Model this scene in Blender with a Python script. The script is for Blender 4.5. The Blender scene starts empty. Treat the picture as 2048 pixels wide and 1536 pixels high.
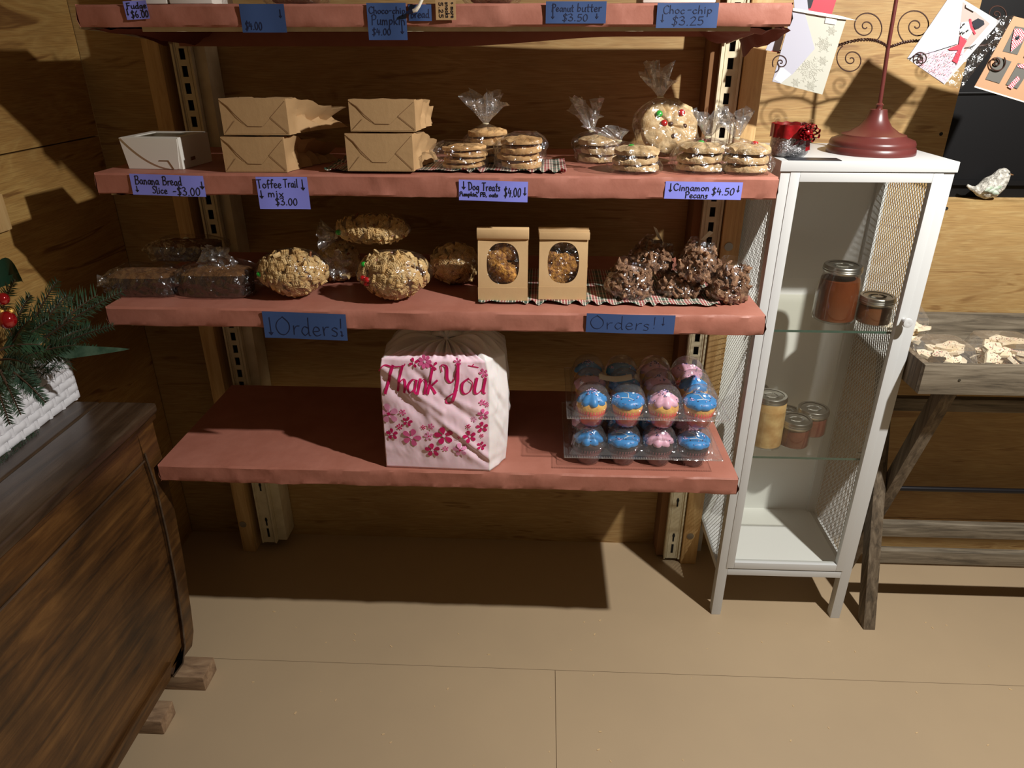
import bpy, bmesh, math, random
from mathutils import Vector, Matrix, Euler, noise
PI = math.pi
random.seed(7)
SC = bpy.context.scene
COL = SC.collection
# ------------------------------------------------------------------ camera, light, exposure
CAM_H, FOC, PITCH, YAW = 1.35, 1420.0, math.radians(25.4), math.radians(2.45)
cd = bpy.data.cameras.new('camera'); cam = bpy.data.objects.new('camera', cd); COL.objects.link(cam)
cd.sensor_fit = 'HORIZONTAL'; cd.sensor_width = 36.0; cd.lens = 36.0 * FOC / 2048.0
cd.clip_start = 0.02; cd.clip_end = 50
cam.location = (0, 0, CAM_H); cam.rotation_euler = (PI/2 - PITCH, 0, YAW)
SC.camera = cam
SC.view_settings.view_transform = 'Standard'; SC.view_settings.look = 'None'
SC.view_settings.gamma = 1; SC.view_settings.use_curve_mapping = False
SC.view_settings.exposure = 0.0
W = bpy.data.worlds.new('world'); SC.world = W; W.use_nodes = True
W.node_tree.nodes['Background'].inputs[0].default_value = (1.0, .76, .50, 1)
W.node_tree.nodes['Background'].inputs[1].default_value = 0.080
ld = bpy.data.lights.new('clamp_lamp', 'SPOT'); ld.energy = 166; ld.color = (1, .975, .94)
ld.shadow_soft_size = 0.022; ld.spot_size = math.radians(174); ld.spot_blend = .8
lo = bpy.data.objects.new('clamp_lamp', ld); lo.location = (1.04, .66, 2.0); COL.objects.link(lo)
lo.rotation_euler = (Vector((.95, 1.2, 0)) - lo.location).to_track_quat('-Z', 'Y').to_euler()

# ------------------------------------------------------------------ pixel -> point on a real plane
_R = Vector((math.cos(YAW), math.sin(YAW), 0)); _H = Vector((-math.sin(YAW), math.cos(YAW), 0)); _Z = Vector((0, 0, 1))
_F = _H*math.cos(PITCH) - _Z*math.sin(PITCH); _U = _H*math.sin(PITCH) + _Z*math.cos(PITCH); _C = Vector((0, 0, CAM_H))
def _ray(u, v): return _R*(u-1024) + _U*(768-v) + _F*FOC
def aty(u, v, y): d = _ray(u, v); return _C + d*(y/d.y)
def atz(u, v, z): d = _ray(u, v); return _C + d*((z-CAM_H)/d.z)
def atx(u, v, x): d = _ray(u, v); return _C + d*(x/d.x)
def place(u0, v0, u1, v1, z, depth):
    """size and base centre of a thing that stands at height z and spans these pixels"""
    yf = atz((u0+u1)/2, v1, z).y; ym = yf + depth*.35
    a, b = aty(u0, (v0+v1)/2, ym), aty(u1, (v0+v1)/2, ym)
    top = aty((u0+u1)/2, v0, yf + depth*.5)
    return (a.x+b.x)/2, yf + depth/2, b.x-a.x, top.z - z

# ------------------------------------------------------------------ mesh builder
def lin(c): return tuple(((x/255)/12.92 if x/255 <= .04045 else ((x/255+.055)/1.055)**2.4) for x in c)
class MB:
    def __init__(s): s.v = []; s.f = []; s.m = []; s.cur = 0
    def add(s, vs, fs, M=None):
        o = len(s.v)
        for p in vs:
            p = Vector(p)
            s.v.append(M @ p if M is not None else p)
        for f in fs: s.f.append([i+o for i in f]); s.m.append(s.cur)
        return s
    def box(s, x0, x1, y0, y1, z0, z1, M=None):
        return s.add([(x0,y0,z0),(x1,y0,z0),(x1,y1,z0),(x0,y1,z0),(x0,y0,z1),(x1,y0,z1),(x1,y1,z1),(x0,y1,z1)],
            [(3,2,1,0),(4,5,6,7),(0,1,5,4),(1,2,6,5),(2,3,7,6),(3,0,4,7)], M)
    def lathe(s, prof, n=32, M=None, closed=True, flute=0, nf=0):
        vs = []; fs = []
        for k, (r, z) in enumerate(prof):
            for i in range(n):
                a = 2*PI*i/n; rr = r*(1 + (flute*math.cos(nf*a) if r > 1e-5 else 0))
                vs.append((rr*math.cos(a), rr*math.sin(a), z))
        m = len(prof)
        for k in range(m-1):
            for i in range(n):
                j = (i+1) % n; fs.append((k*n+i, k*n+j, (k+1)*n+j, (k+1)*n+i))
        if closed:
            fs.append(tuple(range(n))[::-1]); fs.append(tuple((m-1)*n+i for i in range(n)))
        return s.add(vs, fs, M)
    def tube(s, pts, r, n=6, M=None, cap=True, up=None):
        P = [Vector(p) for p in pts]; vs = []; fs = []; nn = len(P)
        rr = r if hasattr(r, '__len__') else [r]*nn
        ref = None
        for k in range(nn):
            t = (P[min(k+1,nn-1)] - P[max(k-1,0)])
            t = t.normalized() if t.length > 1e-9 else Vector((0,0,1))
            if ref is None:
                ref = Vector((0,0,1)) if abs(t.z) < .9 else Vector((1,0,0))
            a = (ref - t*ref.dot(t)).normalized(); b = t.cross(a); ref = a
            for i in range(n):
                w = 2*PI*i/n; vs.append(P[k] + (a*math.cos(w) + b*math.sin(w))*rr[k])
        for k in range(nn-1):
            for i in range(n):
                j = (i+1) % n; fs.append((k*n+i, k*n+j, (k+1)*n+j, (k+1)*n+i))
        if cap: fs.append(tuple(range(n))[::-1]); fs.append(tuple((nn-1)*n+i for i in range(n)))
        return s.add(vs, fs, M)
    def grid(s, fn, nu, nv, M=None, wrap=False):
        vs = [fn(i/(nu if wrap else nu-1), j/(nv-1)) for j in range(nv) for i in range(nu)]; fs = []
        for j in range(nv-1):
            for i in range(nu if wrap else nu-1):
                k = (i+1) % nu; fs.append((j*nu+i, j*nu+k, (j+1)*nu+k, (j+1)*nu+i))
        return s.add(vs, fs, M)
    def prism(s, poly, d, M=None):
        """poly in x,z; extruded from y=0 to y=d (front at y=0)"""
        n = len(poly)
        vs = [(x, 0, z) for x, z in poly] + [(x, d, z) for x, z in poly]
        fs = [tuple(range(n)), tuple(range(2*n-1, n-1, -1))] + [(i, n+i, n+(i+1) % n, (i+1) % n) for i in range(n)]
        return s.add(vs, fs, M)
    def ball(s, c, r, n=10, m=7, M=None):
        rx, ry, rz = r if hasattr(r, '__len__') else (r, r, r); c = Vector(c)
        vs = [c + Vector((0,0,-rz))]; fs = []
        for j in range(1, m):
            t = PI*j/m - PI/2
            for i in range(n):
                a = 2*PI*i/n; vs.append(c + Vector((rx*math.cos(t)*math.cos(a), ry*math.cos(t)*math.sin(a), rz*math.sin(t))))
        vs.append(c + Vector((0,0,rz))); L = len(vs)-1
        for i in range(n): fs.append((0, 1+(i+1) % n, 1+i))
        for j in range(m-2):
            for i in range(n):
                k = (i+1) % n; fs.append((1+j*n+i, 1+j*n+k, 1+(j+1)*n+k, 1+(j+1)*n+i))
        for i in range(n): fs.append((L, 1+(m-2)*n+i, 1+(m-2)*n+(i+1) % n))
        return s.add(vs, fs, M)
    def mesh(s, name, mats, smooth=True, bevel=0, seg=2, sharp=40):
        me = bpy.data.meshes.new(name); me.from_pydata([tuple(v) for v in s.v], [], s.f)
        for m in (mats if isinstance(mats, (list, tuple)) else [mats]): me.materials.append(m)
        me.polygons.foreach_set('material_index', s.m)
        bm = bmesh.new(); bm.from_mesh(me)
        bmesh.ops.recalc_face_normals(bm, faces=bm.faces)
        if bevel:
            es = [e for e in bm.edges if e.is_manifold and e.calc_face_angle(0) > .6]
            bmesh.ops.bevel(bm, geom=es, offset=bevel, segments=seg, profile=.6, affect='EDGES', clamp_overlap=True)
        lim = math.radians(sharp)
        for f in bm.faces: f.smooth = smooth
        for e in bm.edges: e.smooth = not (e.is_manifold and e.calc_face_angle(0) > lim)
        bm.to_mesh(me); bm.free(); me.update()
        return me
def obj(name, mb, mats, parent=None, loc=None, rot=None, **kw):
    me = mb if isinstance(mb, bpy.types.Mesh) else mb.mesh(name, mats, **kw)
    o = bpy.data.objects.new(name, me); COL.objects.link(o)
    if parent is not None: o.parent = parent
    if loc is not None: o.location = loc
    if rot is not None: o.rotation_euler = rot
    return o
def tag(o, label, cat, group=None):
    o['label'] = label; o['category'] = cat
    if group: o['group'] = group
    return o
def thing(name, label, cat, loc=(0,0,0), rz=0, group=None, rot=None):
    o = bpy.data.objects.new(name, None); COL.objects.link(o); o.empty_display_size = .02
    o.location = loc; o.rotation_euler = rot if rot else (0, 0, rz)
    return tag(o, label, cat, group)
def struct(o): o['kind'] = 'structure'; return o
def stuff(o): o['kind'] = 'stuff'; return o
def copy_tree(o, parent=None):
    c = o.copy(); COL.objects.link(c)
    if parent is not None: c.parent = parent
    for ch in list(o.children): copy_tree(ch, c)
    return c
def T(x=0, y=0, z=0, rx=0, ry=0, rz=0, s=1): return Matrix.Translation((x,y,z)) @ Euler((rx,ry,rz)).to_matrix().to_4x4() @ (Matrix.Diagonal((*s,1)) if hasattr(s,'__len__') else Matrix.Scale(s,4))
def nz(p, sc, seed=0): return noise.noise(Vector(p)*sc + Vector((seed*7.3, seed*3.1, seed*1.7)))

# ------------------------------------------------------------------ materials
def newmat(name):
    m = bpy.data.materials.new(name); m.use_nodes = True
    nt = m.node_tree; return m, nt, nt.nodes['Principled BSDF']
def N(nt, t, **kw):
    n = nt.nodes.new(t)
    for k, v in kw.items(): setattr(n, k, v)
    return n
def coords(nt, scale=(1,1,1), rot=(0,0,0), src='Object'):
    tc = N(nt, 'ShaderNodeTexCoord'); mp = N(nt, 'ShaderNodeMapping')
    mp.inputs['Scale'].default_value = scale; mp.inputs['Rotation'].default_value = rot
    nt.links.new(tc.outputs[src], mp.inputs[0]); return mp.outputs[0]
def noise_tex(nt, vec, scale, detail=4, dist=0, rough=.55):
    n = N(nt, 'ShaderNodeTexNoise'); n.inputs['Scale'].default_value = scale
    n.inputs['Detail'].default_value = detail; n.inputs['Distortion'].default_value = dist; n.inputs['Roughness'].default_value = rough
    nt.links.new(vec, n.inputs['Vector']); return n.outputs['Fac']
def ramp(nt, fac, stops, interp='LINEAR'):
    r = N(nt, 'ShaderNodeValToRGB'); r.color_ramp.interpolation = interp
    el = r.color_ramp.elements
    while len(el) < len(stops): el.new(.5)
    for e, (p, c) in zip(el, stops): e.position = p; e.color = (*lin(c), 1)
    nt.links.new(fac, r.inputs[0]); return r.outputs[0]
def bump(nt, b, fac, strength, dist=.002):
    n = N(nt, 'ShaderNodeBump'); n.inputs['Strength'].default_value = strength; n.inputs['Distance'].default_value = dist
    nt.links.new(fac, n.inputs['Height']); nt.links.new(n.outputs[0], b.inputs['Normal'])
def simple(name, c, rough=.6, metal=0, c2=None, ns=30, bs=0, bscale=60, bdist=.002, stretch=(1,1,1), coat=0, spec=.5, sss=0):
    m, nt, b = newmat(name)
    b.inputs['Base Color'].default_value = (*lin(c), 1); b.inputs['Roughness'].default_value = rough
    b.inputs['Metallic'].default_value = metal; b.inputs['Coat Weight'].default_value = coat
    b.inputs['Specular IOR Level'].default_value = spec
    if sss: b.inputs['Subsurface Weight'].default_value = sss; b.inputs['Subsurface Scale'].default_value = .01
    if c2 or bs:
        vec = coords(nt, stretch)
        if c2: nt.links.new(ramp(nt, noise_tex(nt, vec, ns), [(.35, c), (.65, c2)]), b.inputs['Base Color'])
        if bs: bump(nt, b, noise_tex(nt, vec, bscale, 6), bs, bdist)
    return m
def plywood(name, grain, c_lo=(158,122,74), c_mid=(184,150,96), c_hi=(194,164,110)):
    """rotary-cut plywood: long wavy figure, fine fibres and a few knots"""
    m, nt, b = newmat(name)
    v = coords(nt, grain)
    f = noise_tex(nt, v, 3.2, 3, 1.1)
    mu = N(nt, 'ShaderNodeMath', operation='MULTIPLY'); nt.links.new(f, mu.inputs[0]); mu.inputs[1].default_value = 16
    sn = N(nt, 'ShaderNodeMath', operation='SINE'); nt.links.new(mu.outputs[0], sn.inputs[0])
    ma = N(nt, 'ShaderNodeMapRange'); ma.inputs[1].default_value = -1; ma.inputs[2].default_value = 1; nt.links.new(sn.outputs[0], ma.inputs[0])
    col = ramp(nt, ma.outputs[0], [(0, c_lo), (.16, c_mid), (.6, c_hi), (1, c_mid)])
    v2 = coords(nt, tuple(g*1.0 if g < 2 else g*6 for g in grain))
    fib = noise_tex(nt, v2, 22, 3)
    c2 = ramp(nt, fib, [(.25, (170,150,125)), (.6, (255,255,255))])
    big = ramp(nt, noise_tex(nt, coords(nt, (1,1,1)), 2.2, 2), [(.3, (205,195,185)), (.7, (255,255,250))])
    mx = N(nt, 'ShaderNodeMix', data_type='RGBA', blend_type='MULTIPLY'); mx.inputs[0].default_value = .55
    nt.links.new(col, mx.inputs[6]); nt.links.new(c2, mx.inputs[7])
    mx2 = N(nt, 'ShaderNodeMix', data_type='RGBA', blend_type='MULTIPLY'); mx2.inputs[0].default_value = 1
    nt.links.new(mx.outputs[2], mx2.inputs[6]); nt.links.new(big, mx2.inputs[7])
    vo = N(nt, 'ShaderNodeTexVoronoi'); vo.inputs['Scale'].default_value = 2.6
    nt.links.new(coords(nt, (1.0,1.0,1.6)), vo.inputs['Vector'])
    kn = ramp(nt, vo.outputs['Distance'], [(.018, (70,40,22)), (.05, (255,255,255))])
    mx3 = N(nt, 'ShaderNodeMix', data_type='RGBA', blend_type='MULTIPLY'); mx3.inputs[0].default_value = .8
    nt.links.new(mx2.outputs[2], mx3.inputs[6]); nt.links.new(kn, mx3.inputs[7])
    nt.links.new(mx3.outputs[2], b.inputs['Base Color'])
    b.inputs['Roughness'].default_value = .62; bump(nt, b, fib, .25, .001)
    return m
def wood(name, grain, cols, scale=10, rough=.5, bs=.3, coat=0, wear=None):
    m, nt, b = newmat(name)
    v = coords(nt, grain); f = noise_tex(nt, v, scale, 6, .6, .65)
    c = ramp(nt, f, [(.3, cols[0]), (.5, cols[1]), (.72, cols[2])])
    if wear:
        w = ramp(nt, noise_tex(nt, coords(nt, (1,1,1)), 5, 5, .5), [(.35, (90,80,70)), (.6, (255,255,255))])
        mx = N(nt, 'ShaderNodeMix', data_type='RGBA', blend_type='MULTIPLY'); mx.inputs[0].default_value = wear
        nt.links.new(c, mx.inputs[6]); nt.links.new(w, mx.inputs[7]); c = mx.outputs[2]
    nt.links.new(c, b.inputs['Base Color'])
    b.inputs['Roughness'].default_value = rough; b.inputs['Coat Weight'].default_value = coat; b.inputs['Coat Roughness'].default_value = .35
    bump(nt, b, f, bs, .0015)
    return m
def film(name, tint=(255,255,255), refl=.10, edge=.55, rough=.09, crease=.5, cscale=38, haze=0.0):
    """thin clear sheet: mostly see-through, mirror glints on its creases"""
    m = bpy.data.materials.new(name); m.use_nodes = True; nt = m.node_tree
    nt.nodes.remove(nt.nodes['Principled BSDF']); out = nt.nodes['Material Output']
    tr = N(nt, 'ShaderNodeBsdfTransparent'); tr.inputs[0].default_value = (*lin(tint), 1)
    gl = N(nt, 'ShaderNodeBsdfGlossy'); gl.inputs['Roughness'].default_value = rough
    lw = N(nt, 'ShaderNodeLayerWeight'); lw.inputs[0].default_value = .35
    mr = N(nt, 'ShaderNodeMapRange'); mr.inputs[3].default_value = refl; mr.inputs[4].default_value = edge
    pw = N(nt, 'ShaderNodeMath', operation='POWER'); pw.inputs[1].default_value = 2.2
    nt.links.new(lw.outputs['Facing'], pw.inputs[0]); nt.links.new(pw.outputs[0], mr.inputs[0])
    mx = N(nt, 'ShaderNodeMixShader'); nt.links.new(mr.outputs[0], mx.inputs[0])
    base = tr.outputs[0]
    if haze:
        df = N(nt, 'ShaderNodeBsdfTranslucent'); df2 = N(nt, 'ShaderNodeBsdfDiffuse'); a = N(nt, 'ShaderNodeAddShader')
        m0 = N(nt, 'ShaderNodeMixShader'); m0.inputs[0].default_value = haze
        nt.links.new(tr.outputs[0], m0.inputs[1]); nt.links.new(df2.outputs[0], m0.inputs[2]); base = m0.outputs[0]
    nt.links.new(base, mx.inputs[1]); nt.links.new(gl.outputs[0], mx.inputs[2]); nt.links.new(mx.outputs[0], out.inputs[0])
    if crease:
        vo = N(nt, 'ShaderNodeTexVoronoi'); vo.feature = 'F1'; vo.inputs['Scale'].default_value = cscale*1.1; vo.inputs['Randomness'].default_value = 1
        nt.links.new(coords(nt), vo.inputs['Vector'])
        ad = N(nt, 'ShaderNodeMath', operation='ADD'); nt.links.new(noise_tex(nt, coords(nt), cscale, 3, 1.2), ad.inputs[0]); nt.links.new(vo.outputs['Distance'], ad.inputs[1]); f = ad.outputs[0]
        n = N(nt, 'ShaderNodeBump'); n.inputs['Strength'].default_value = crease; n.inputs['Distance'].default_value = .006
        nt.links.new(f, n.inputs['Height'])
        nt.links.new(n.outputs[0], gl.inputs['Normal']); nt.links.new(n.outputs[0], lw.inputs['Normal'])
    return m
M = {}
M['ply_back'] = plywood('plywood_back', (1, 1, 7))
M['ply_left'] = plywood('plywood_left', (1, .9, 5), (136,96,48), (182,142,80), (194,158,94))
M['stud'] = wood('pine_stud', (14, 14, 1), ((170,132,80), (196,160,106), (212,180,126)), 5, .6, .2)
M['floor'] = simple('painted_floor', (172,150,120), .5, 0, (180,157,125), 1.6, .12, 420, .0006)
M['seam'] = simple('floor_seam', (134,108,78), .8)
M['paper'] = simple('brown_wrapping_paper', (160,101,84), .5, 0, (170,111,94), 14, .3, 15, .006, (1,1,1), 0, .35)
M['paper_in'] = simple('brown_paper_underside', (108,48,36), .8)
M['cream'] = simple('cream_steel', (214,204,174), .4, 0, (196,184,152), 25, 0)
M['slot'] = simple('slot_black', (10,9,9), .8)
M['white'] = simple('white_powder_coat', (198,199,197), .35)
M['whitein'] = simple('white_panel', (232,234,233), .5)
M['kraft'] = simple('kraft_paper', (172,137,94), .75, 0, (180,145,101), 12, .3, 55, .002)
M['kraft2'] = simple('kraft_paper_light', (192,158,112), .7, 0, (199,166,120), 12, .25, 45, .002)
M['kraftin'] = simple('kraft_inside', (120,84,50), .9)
M['card'] = simple('white_cardboard', (224,219,208), .6)
M['purple'] = simple('violet_note_paper', (132,136,228), .7, 0, (138,142,234), 9)
M['blue'] = simple('dark_blue_note_paper', (50,74,120), .6, 0, (54,79,126), 9)
M['ink'] = simple('black_marker', (16,16,26), .6)
M['inkb'] = simple('blue_black_marker', (14,24,58), .6)
M['film'] = film('cellophane', refl=.12, edge=.7, rough=.11, crease=1.0, cscale=62, haze=.003)
M['filmw'] = film('cellophane_tuft', refl=.28, edge=.8, rough=.14, crease=1.0, cscale=50, haze=.08)
M['pane'] = film('clear_glass_pane', (255,255,253), .04, .28, .01, 0)
M['shelfglass'] = film('green_edged_glass', (255,255,252), .04, .28, .02, 0)
M['edge'] = simple('glass_edge', (60,84,74), .2)
M['clam'] = film('clear_clamshell_plastic', refl=.12, edge=.75, rough=.09, crease=.35, cscale=50, haze=.05)
M['jarglass'] = film('jar_glass', (253,253,251), .07, .7, .03, 0)
M['zinc'] = simple('zinc_lid', (178,176,170), .3, 1)
M['darkin'] = simple('lid_embossing', (120,118,112), .45, 1)
M['cookie'] = simple('peanut_cookie', (202,164,112), .8, 0, (178,134,82), 60, .7, 90, .003)
M['cookie2'] = simple('sugar_cookie', (200,176,136), .8, 0, (178,144,96), 60, .8, 80, .004)
M['candyr'] = simple('red_candy', (176,20,26), .25, coat=.6)
M['candyg'] = simple('green_candy', (34,160,52), .25, coat=.6)
M['chip'] = simple('chocolate_chip', (70,42,26), .4)
M['loaf_side'] = simple('banana_bread_crust', (60,35,20), .6, 0, (40,23,13), 60, .6, 120, .002)
M['loaf_top'] = simple('banana_bread_crumb', (122,82,42), .8, 0, (88,56,28), 80, .8, 150, .003)
M['cereal'] = simple('toasted_cereal', (214,184,130), .75, 0, (192,152,92), 60, .25, 260, .002)
M['cereal2'] = simple('cereal_ring_dough', (216,184,128), .7, 0, (190,146,88), 60, .4, 200, .001)
M['pretzel'] = simple('pretzel_brown', (140,78,34), .4)
M['pecan'] = simple('candied_pecan', (156,118,86), .85, 0, (104,72,50), 90, 1, 240, .005)
M['granola'] = simple('toffee_granola', (204,146,60), .7, 0, (112,66,34), 130, 1, 220, .004)
M['bark'] = simple('white_bark', (240,226,200), .6, 0, (226,206,170), 30, .5, 70, .004)
M['crumb'] = simple('dark_crumb', (96,60,42), .8)
M['pinkc'] = simple('peppermint', (214,110,120), .5)
M['burg'] = simple('burgundy_metal', (86,38,34), .34, 0, (92,42,38), 8, 0)
M['wire'] = simple('dark_brown_wire', (58,32,22), .45, .3)
M['black'] = simple('black_plastic_panel', (9,8,9), .55, spec=.25)
M['blackc'] = simple('black_card', (36,38,44), .35)
M['wicker'] = simple('white_painted_wicker', (234,232,234), .6, 0, (222,220,222), 40, .3, 130, .001)
M['needle'] = simple('pine_needle', (52,82,52), .55, 0, (36,62,42), 60)
M['needle2'] = simple('blue_green_needle', (70,92,72), .6, 0, (40,66,48), 60)
M['leaf'] = simple('dark_leaf', (22,52,36), .3)
M['stem'] = simple('brown_stem', (70,50,32), .8)
M['redball'] = simple('red_ornament', (150,10,18), .12, .3, coat=1)
M['gold'] = simple('gold_glitter', (210,170,90), .3, 1, bs=1, bscale=300)
M['chest'] = wood('dark_stained_oak', (10, 1, 10), ((38,22,9), (80,51,22), (112,77,38)), 4, .42, .5, .12, .6)
M['chesttop'] = wood('dark_worn_oak', (10, 1, 10), ((42,30,20), (70,53,38), (94,78,62)), 4, .36, .4, .2, .5)
M['block'] = wood('scrap_wood', (2, 8, 8), ((96,72,52), (140,112,84), (166,138,106)), 6, .8, .3)
M['graywood'] = wood('weathered_grey_wood_x', (1, 14, 14), ((60,52,40), (108,97,80), (140,129,110)), 6, .75, .6)
M['graywoodz'] = wood('weathered_grey_wood_z', (14, 14, 1), ((54,45,33), (98,84,66), (130,116,96)), 6, .75, .6)
M['rod'] = simple('black_steel_rod', (34,32,34), .4, .6)
M['bagpink'] = simple('thin_pink_poly_bag', (246,216,226), .24, 0, (242,208,220), 6, .12, 9, .010, sss=.15)
M['bagwhite'] = simple('thin_white_poly_bag', (232,226,224), .24, 0, (226,218,216), 8, .15, 10, .010, sss=.2)
M['magenta'] = simple('magenta_print', (196,22,92), .4)
M['rosep'] = simple('rose_print', (222,96,150), .4)
M['palep'] = simple('pale_pink_print', (232,150,190), .4)
M['redliner'] = simple('red_baking_cup', (196,58,48), .6)
M['dkliner'] = simple('brown_baking_cup', (96,44,40), .6)
M['cake'] = simple('yellow_cake', (226,176,84), .85, 0, (204,146,62), 90, .6, 160, .002)
M['choc'] = simple('chocolate_cake', (62,36,26), .85, 0, (44,26,20), 90, .6, 160, .002)
M['fblue'] = simple('blue_frosting', (38,136,202), .4, sss=.2)
M['fpink'] = simple('pink_frosting', (232,178,198), .4, sss=.2)
M['sprinkw'] = simple('pale_sprinkle', (236,200,236), .4)
M['sprinkb'] = simple('navy_sprinkle', (28,36,110), .4)
M['icing'] = simple('white_icing_line', (236,232,226), .5)
M['redsheer'] = simple('red_ribbon', (150,16,22), .35, 0, (110,8,14), 60, .3, 120, .002)
M['silver'] = simple('silver_glitter', (190,190,190), .25, .9, (120,120,122), 220, 1, 320, .003)
M['wax'] = simple('red_wax', (120,14,18), .4)
M['pumpkin'] = simple('pumpkin_butter', (106,52,24), .35, 0, (92,42,18), 20)
M['apple'] = simple('apple_butter', (104,62,36), .35, 0, (92,50,28), 20)
M['peach'] = simple('pear_halves', (202,174,122), .4, 0, (172,134,82), 34, .3, 20)
M['jam'] = simple('chunky_jam', (98,50,38), .35, 0, (86,36,28), 60)
M['env'] = simple('white_envelope', (166,166,177), .6)
M['cream_card'] = simple('ivory_card', (176,175,162), .55)
M['cardw'] = simple('white_card_stock', (168,168,168), .55)
M['redcard'] = simple('red_card', (176,46,62), .5)
M['tancard'] = simple('tan_card', (164,126,94), .6)
M['slate'] = simple('slate_patch', (84,82,76), .7)
M['snow'] = simple('glitter_snow', (166,168,172), .4, 0, (188,162,174), 130, .8, 300, .002)
M['greyscene'] = simple('mauve_card_ground', (160,140,132), .6)
M['bird'] = simple('speckled_bird', (226,222,210), .5, 0, (136,132,122), 130, 1, 200, .004)
M['birdw'] = simple('green_leaf_wing', (140,158,132), .5, 0, (190,200,184), 60)
M['white_string'] = simple('white_cord', (232,224,206), .8)
M['dirt'] = simple('wood_chip', (206,176,130), .8)
def plaid(name):
    m, nt, b = newmat(name); vec = coords(nt)
    sp = N(nt, 'ShaderNodeSeparateXYZ'); nt.links.new(vec, sp.inputs[0])
    outs = []
    G, Wt, Rd, K = (24,62,48), (222,212,194), (150,34,48), (30,34,36)
    for ax, k in ((0, 34), (1, 34)):
        a = N(nt, 'ShaderNodeMath', operation='MULTIPLY'); a.inputs[1].default_value = k; nt.links.new(sp.outputs[ax], a.inputs[0])
        f = N(nt, 'ShaderNodeMath', operation='FRACT'); nt.links.new(a.outputs[0], f.inputs[0])
        outs.append(ramp(nt, f.outputs[0], [(0, G), (.2, Wt), (.27, G), (.4, Wt), (.46, Rd), (.6, Wt), (.66, Rd), (.78, Wt), (.85, K), (.93, Wt)], 'CONSTANT'))
    mx = N(nt, 'ShaderNodeMix', data_type='RGBA'); mx.inputs[0].default_value = .42
    nt.links.new(outs[0], mx.inputs[6]); nt.links.new(outs[1], mx.inputs[7])
    nt.links.new(mx.outputs[2], b.inputs['Base Color']); b.inputs['Roughness'].default_value = .9
    bump(nt, b, noise_tex(nt, vec, 300, 2), .4, .001); return m
M['plaid'] = plaid('plaid_homespun_cloth')
def gingham(name):
    m, nt, b = newmat(name); vec = coords(nt)
    ck = N(nt, 'ShaderNodeTexChecker'); ck.inputs['Scale'].default_value = 420
    ck.inputs[1].default_value = (*lin((176,30,48)),1); ck.inputs[2].default_value = (*lin((226,190,190)),1)
    nt.links.new(vec, ck.inputs[0]); nt.links.new(ck.outputs[0], b.inputs['Base Color']); return m
M['gingham'] = gingham('red_gingham')

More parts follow.
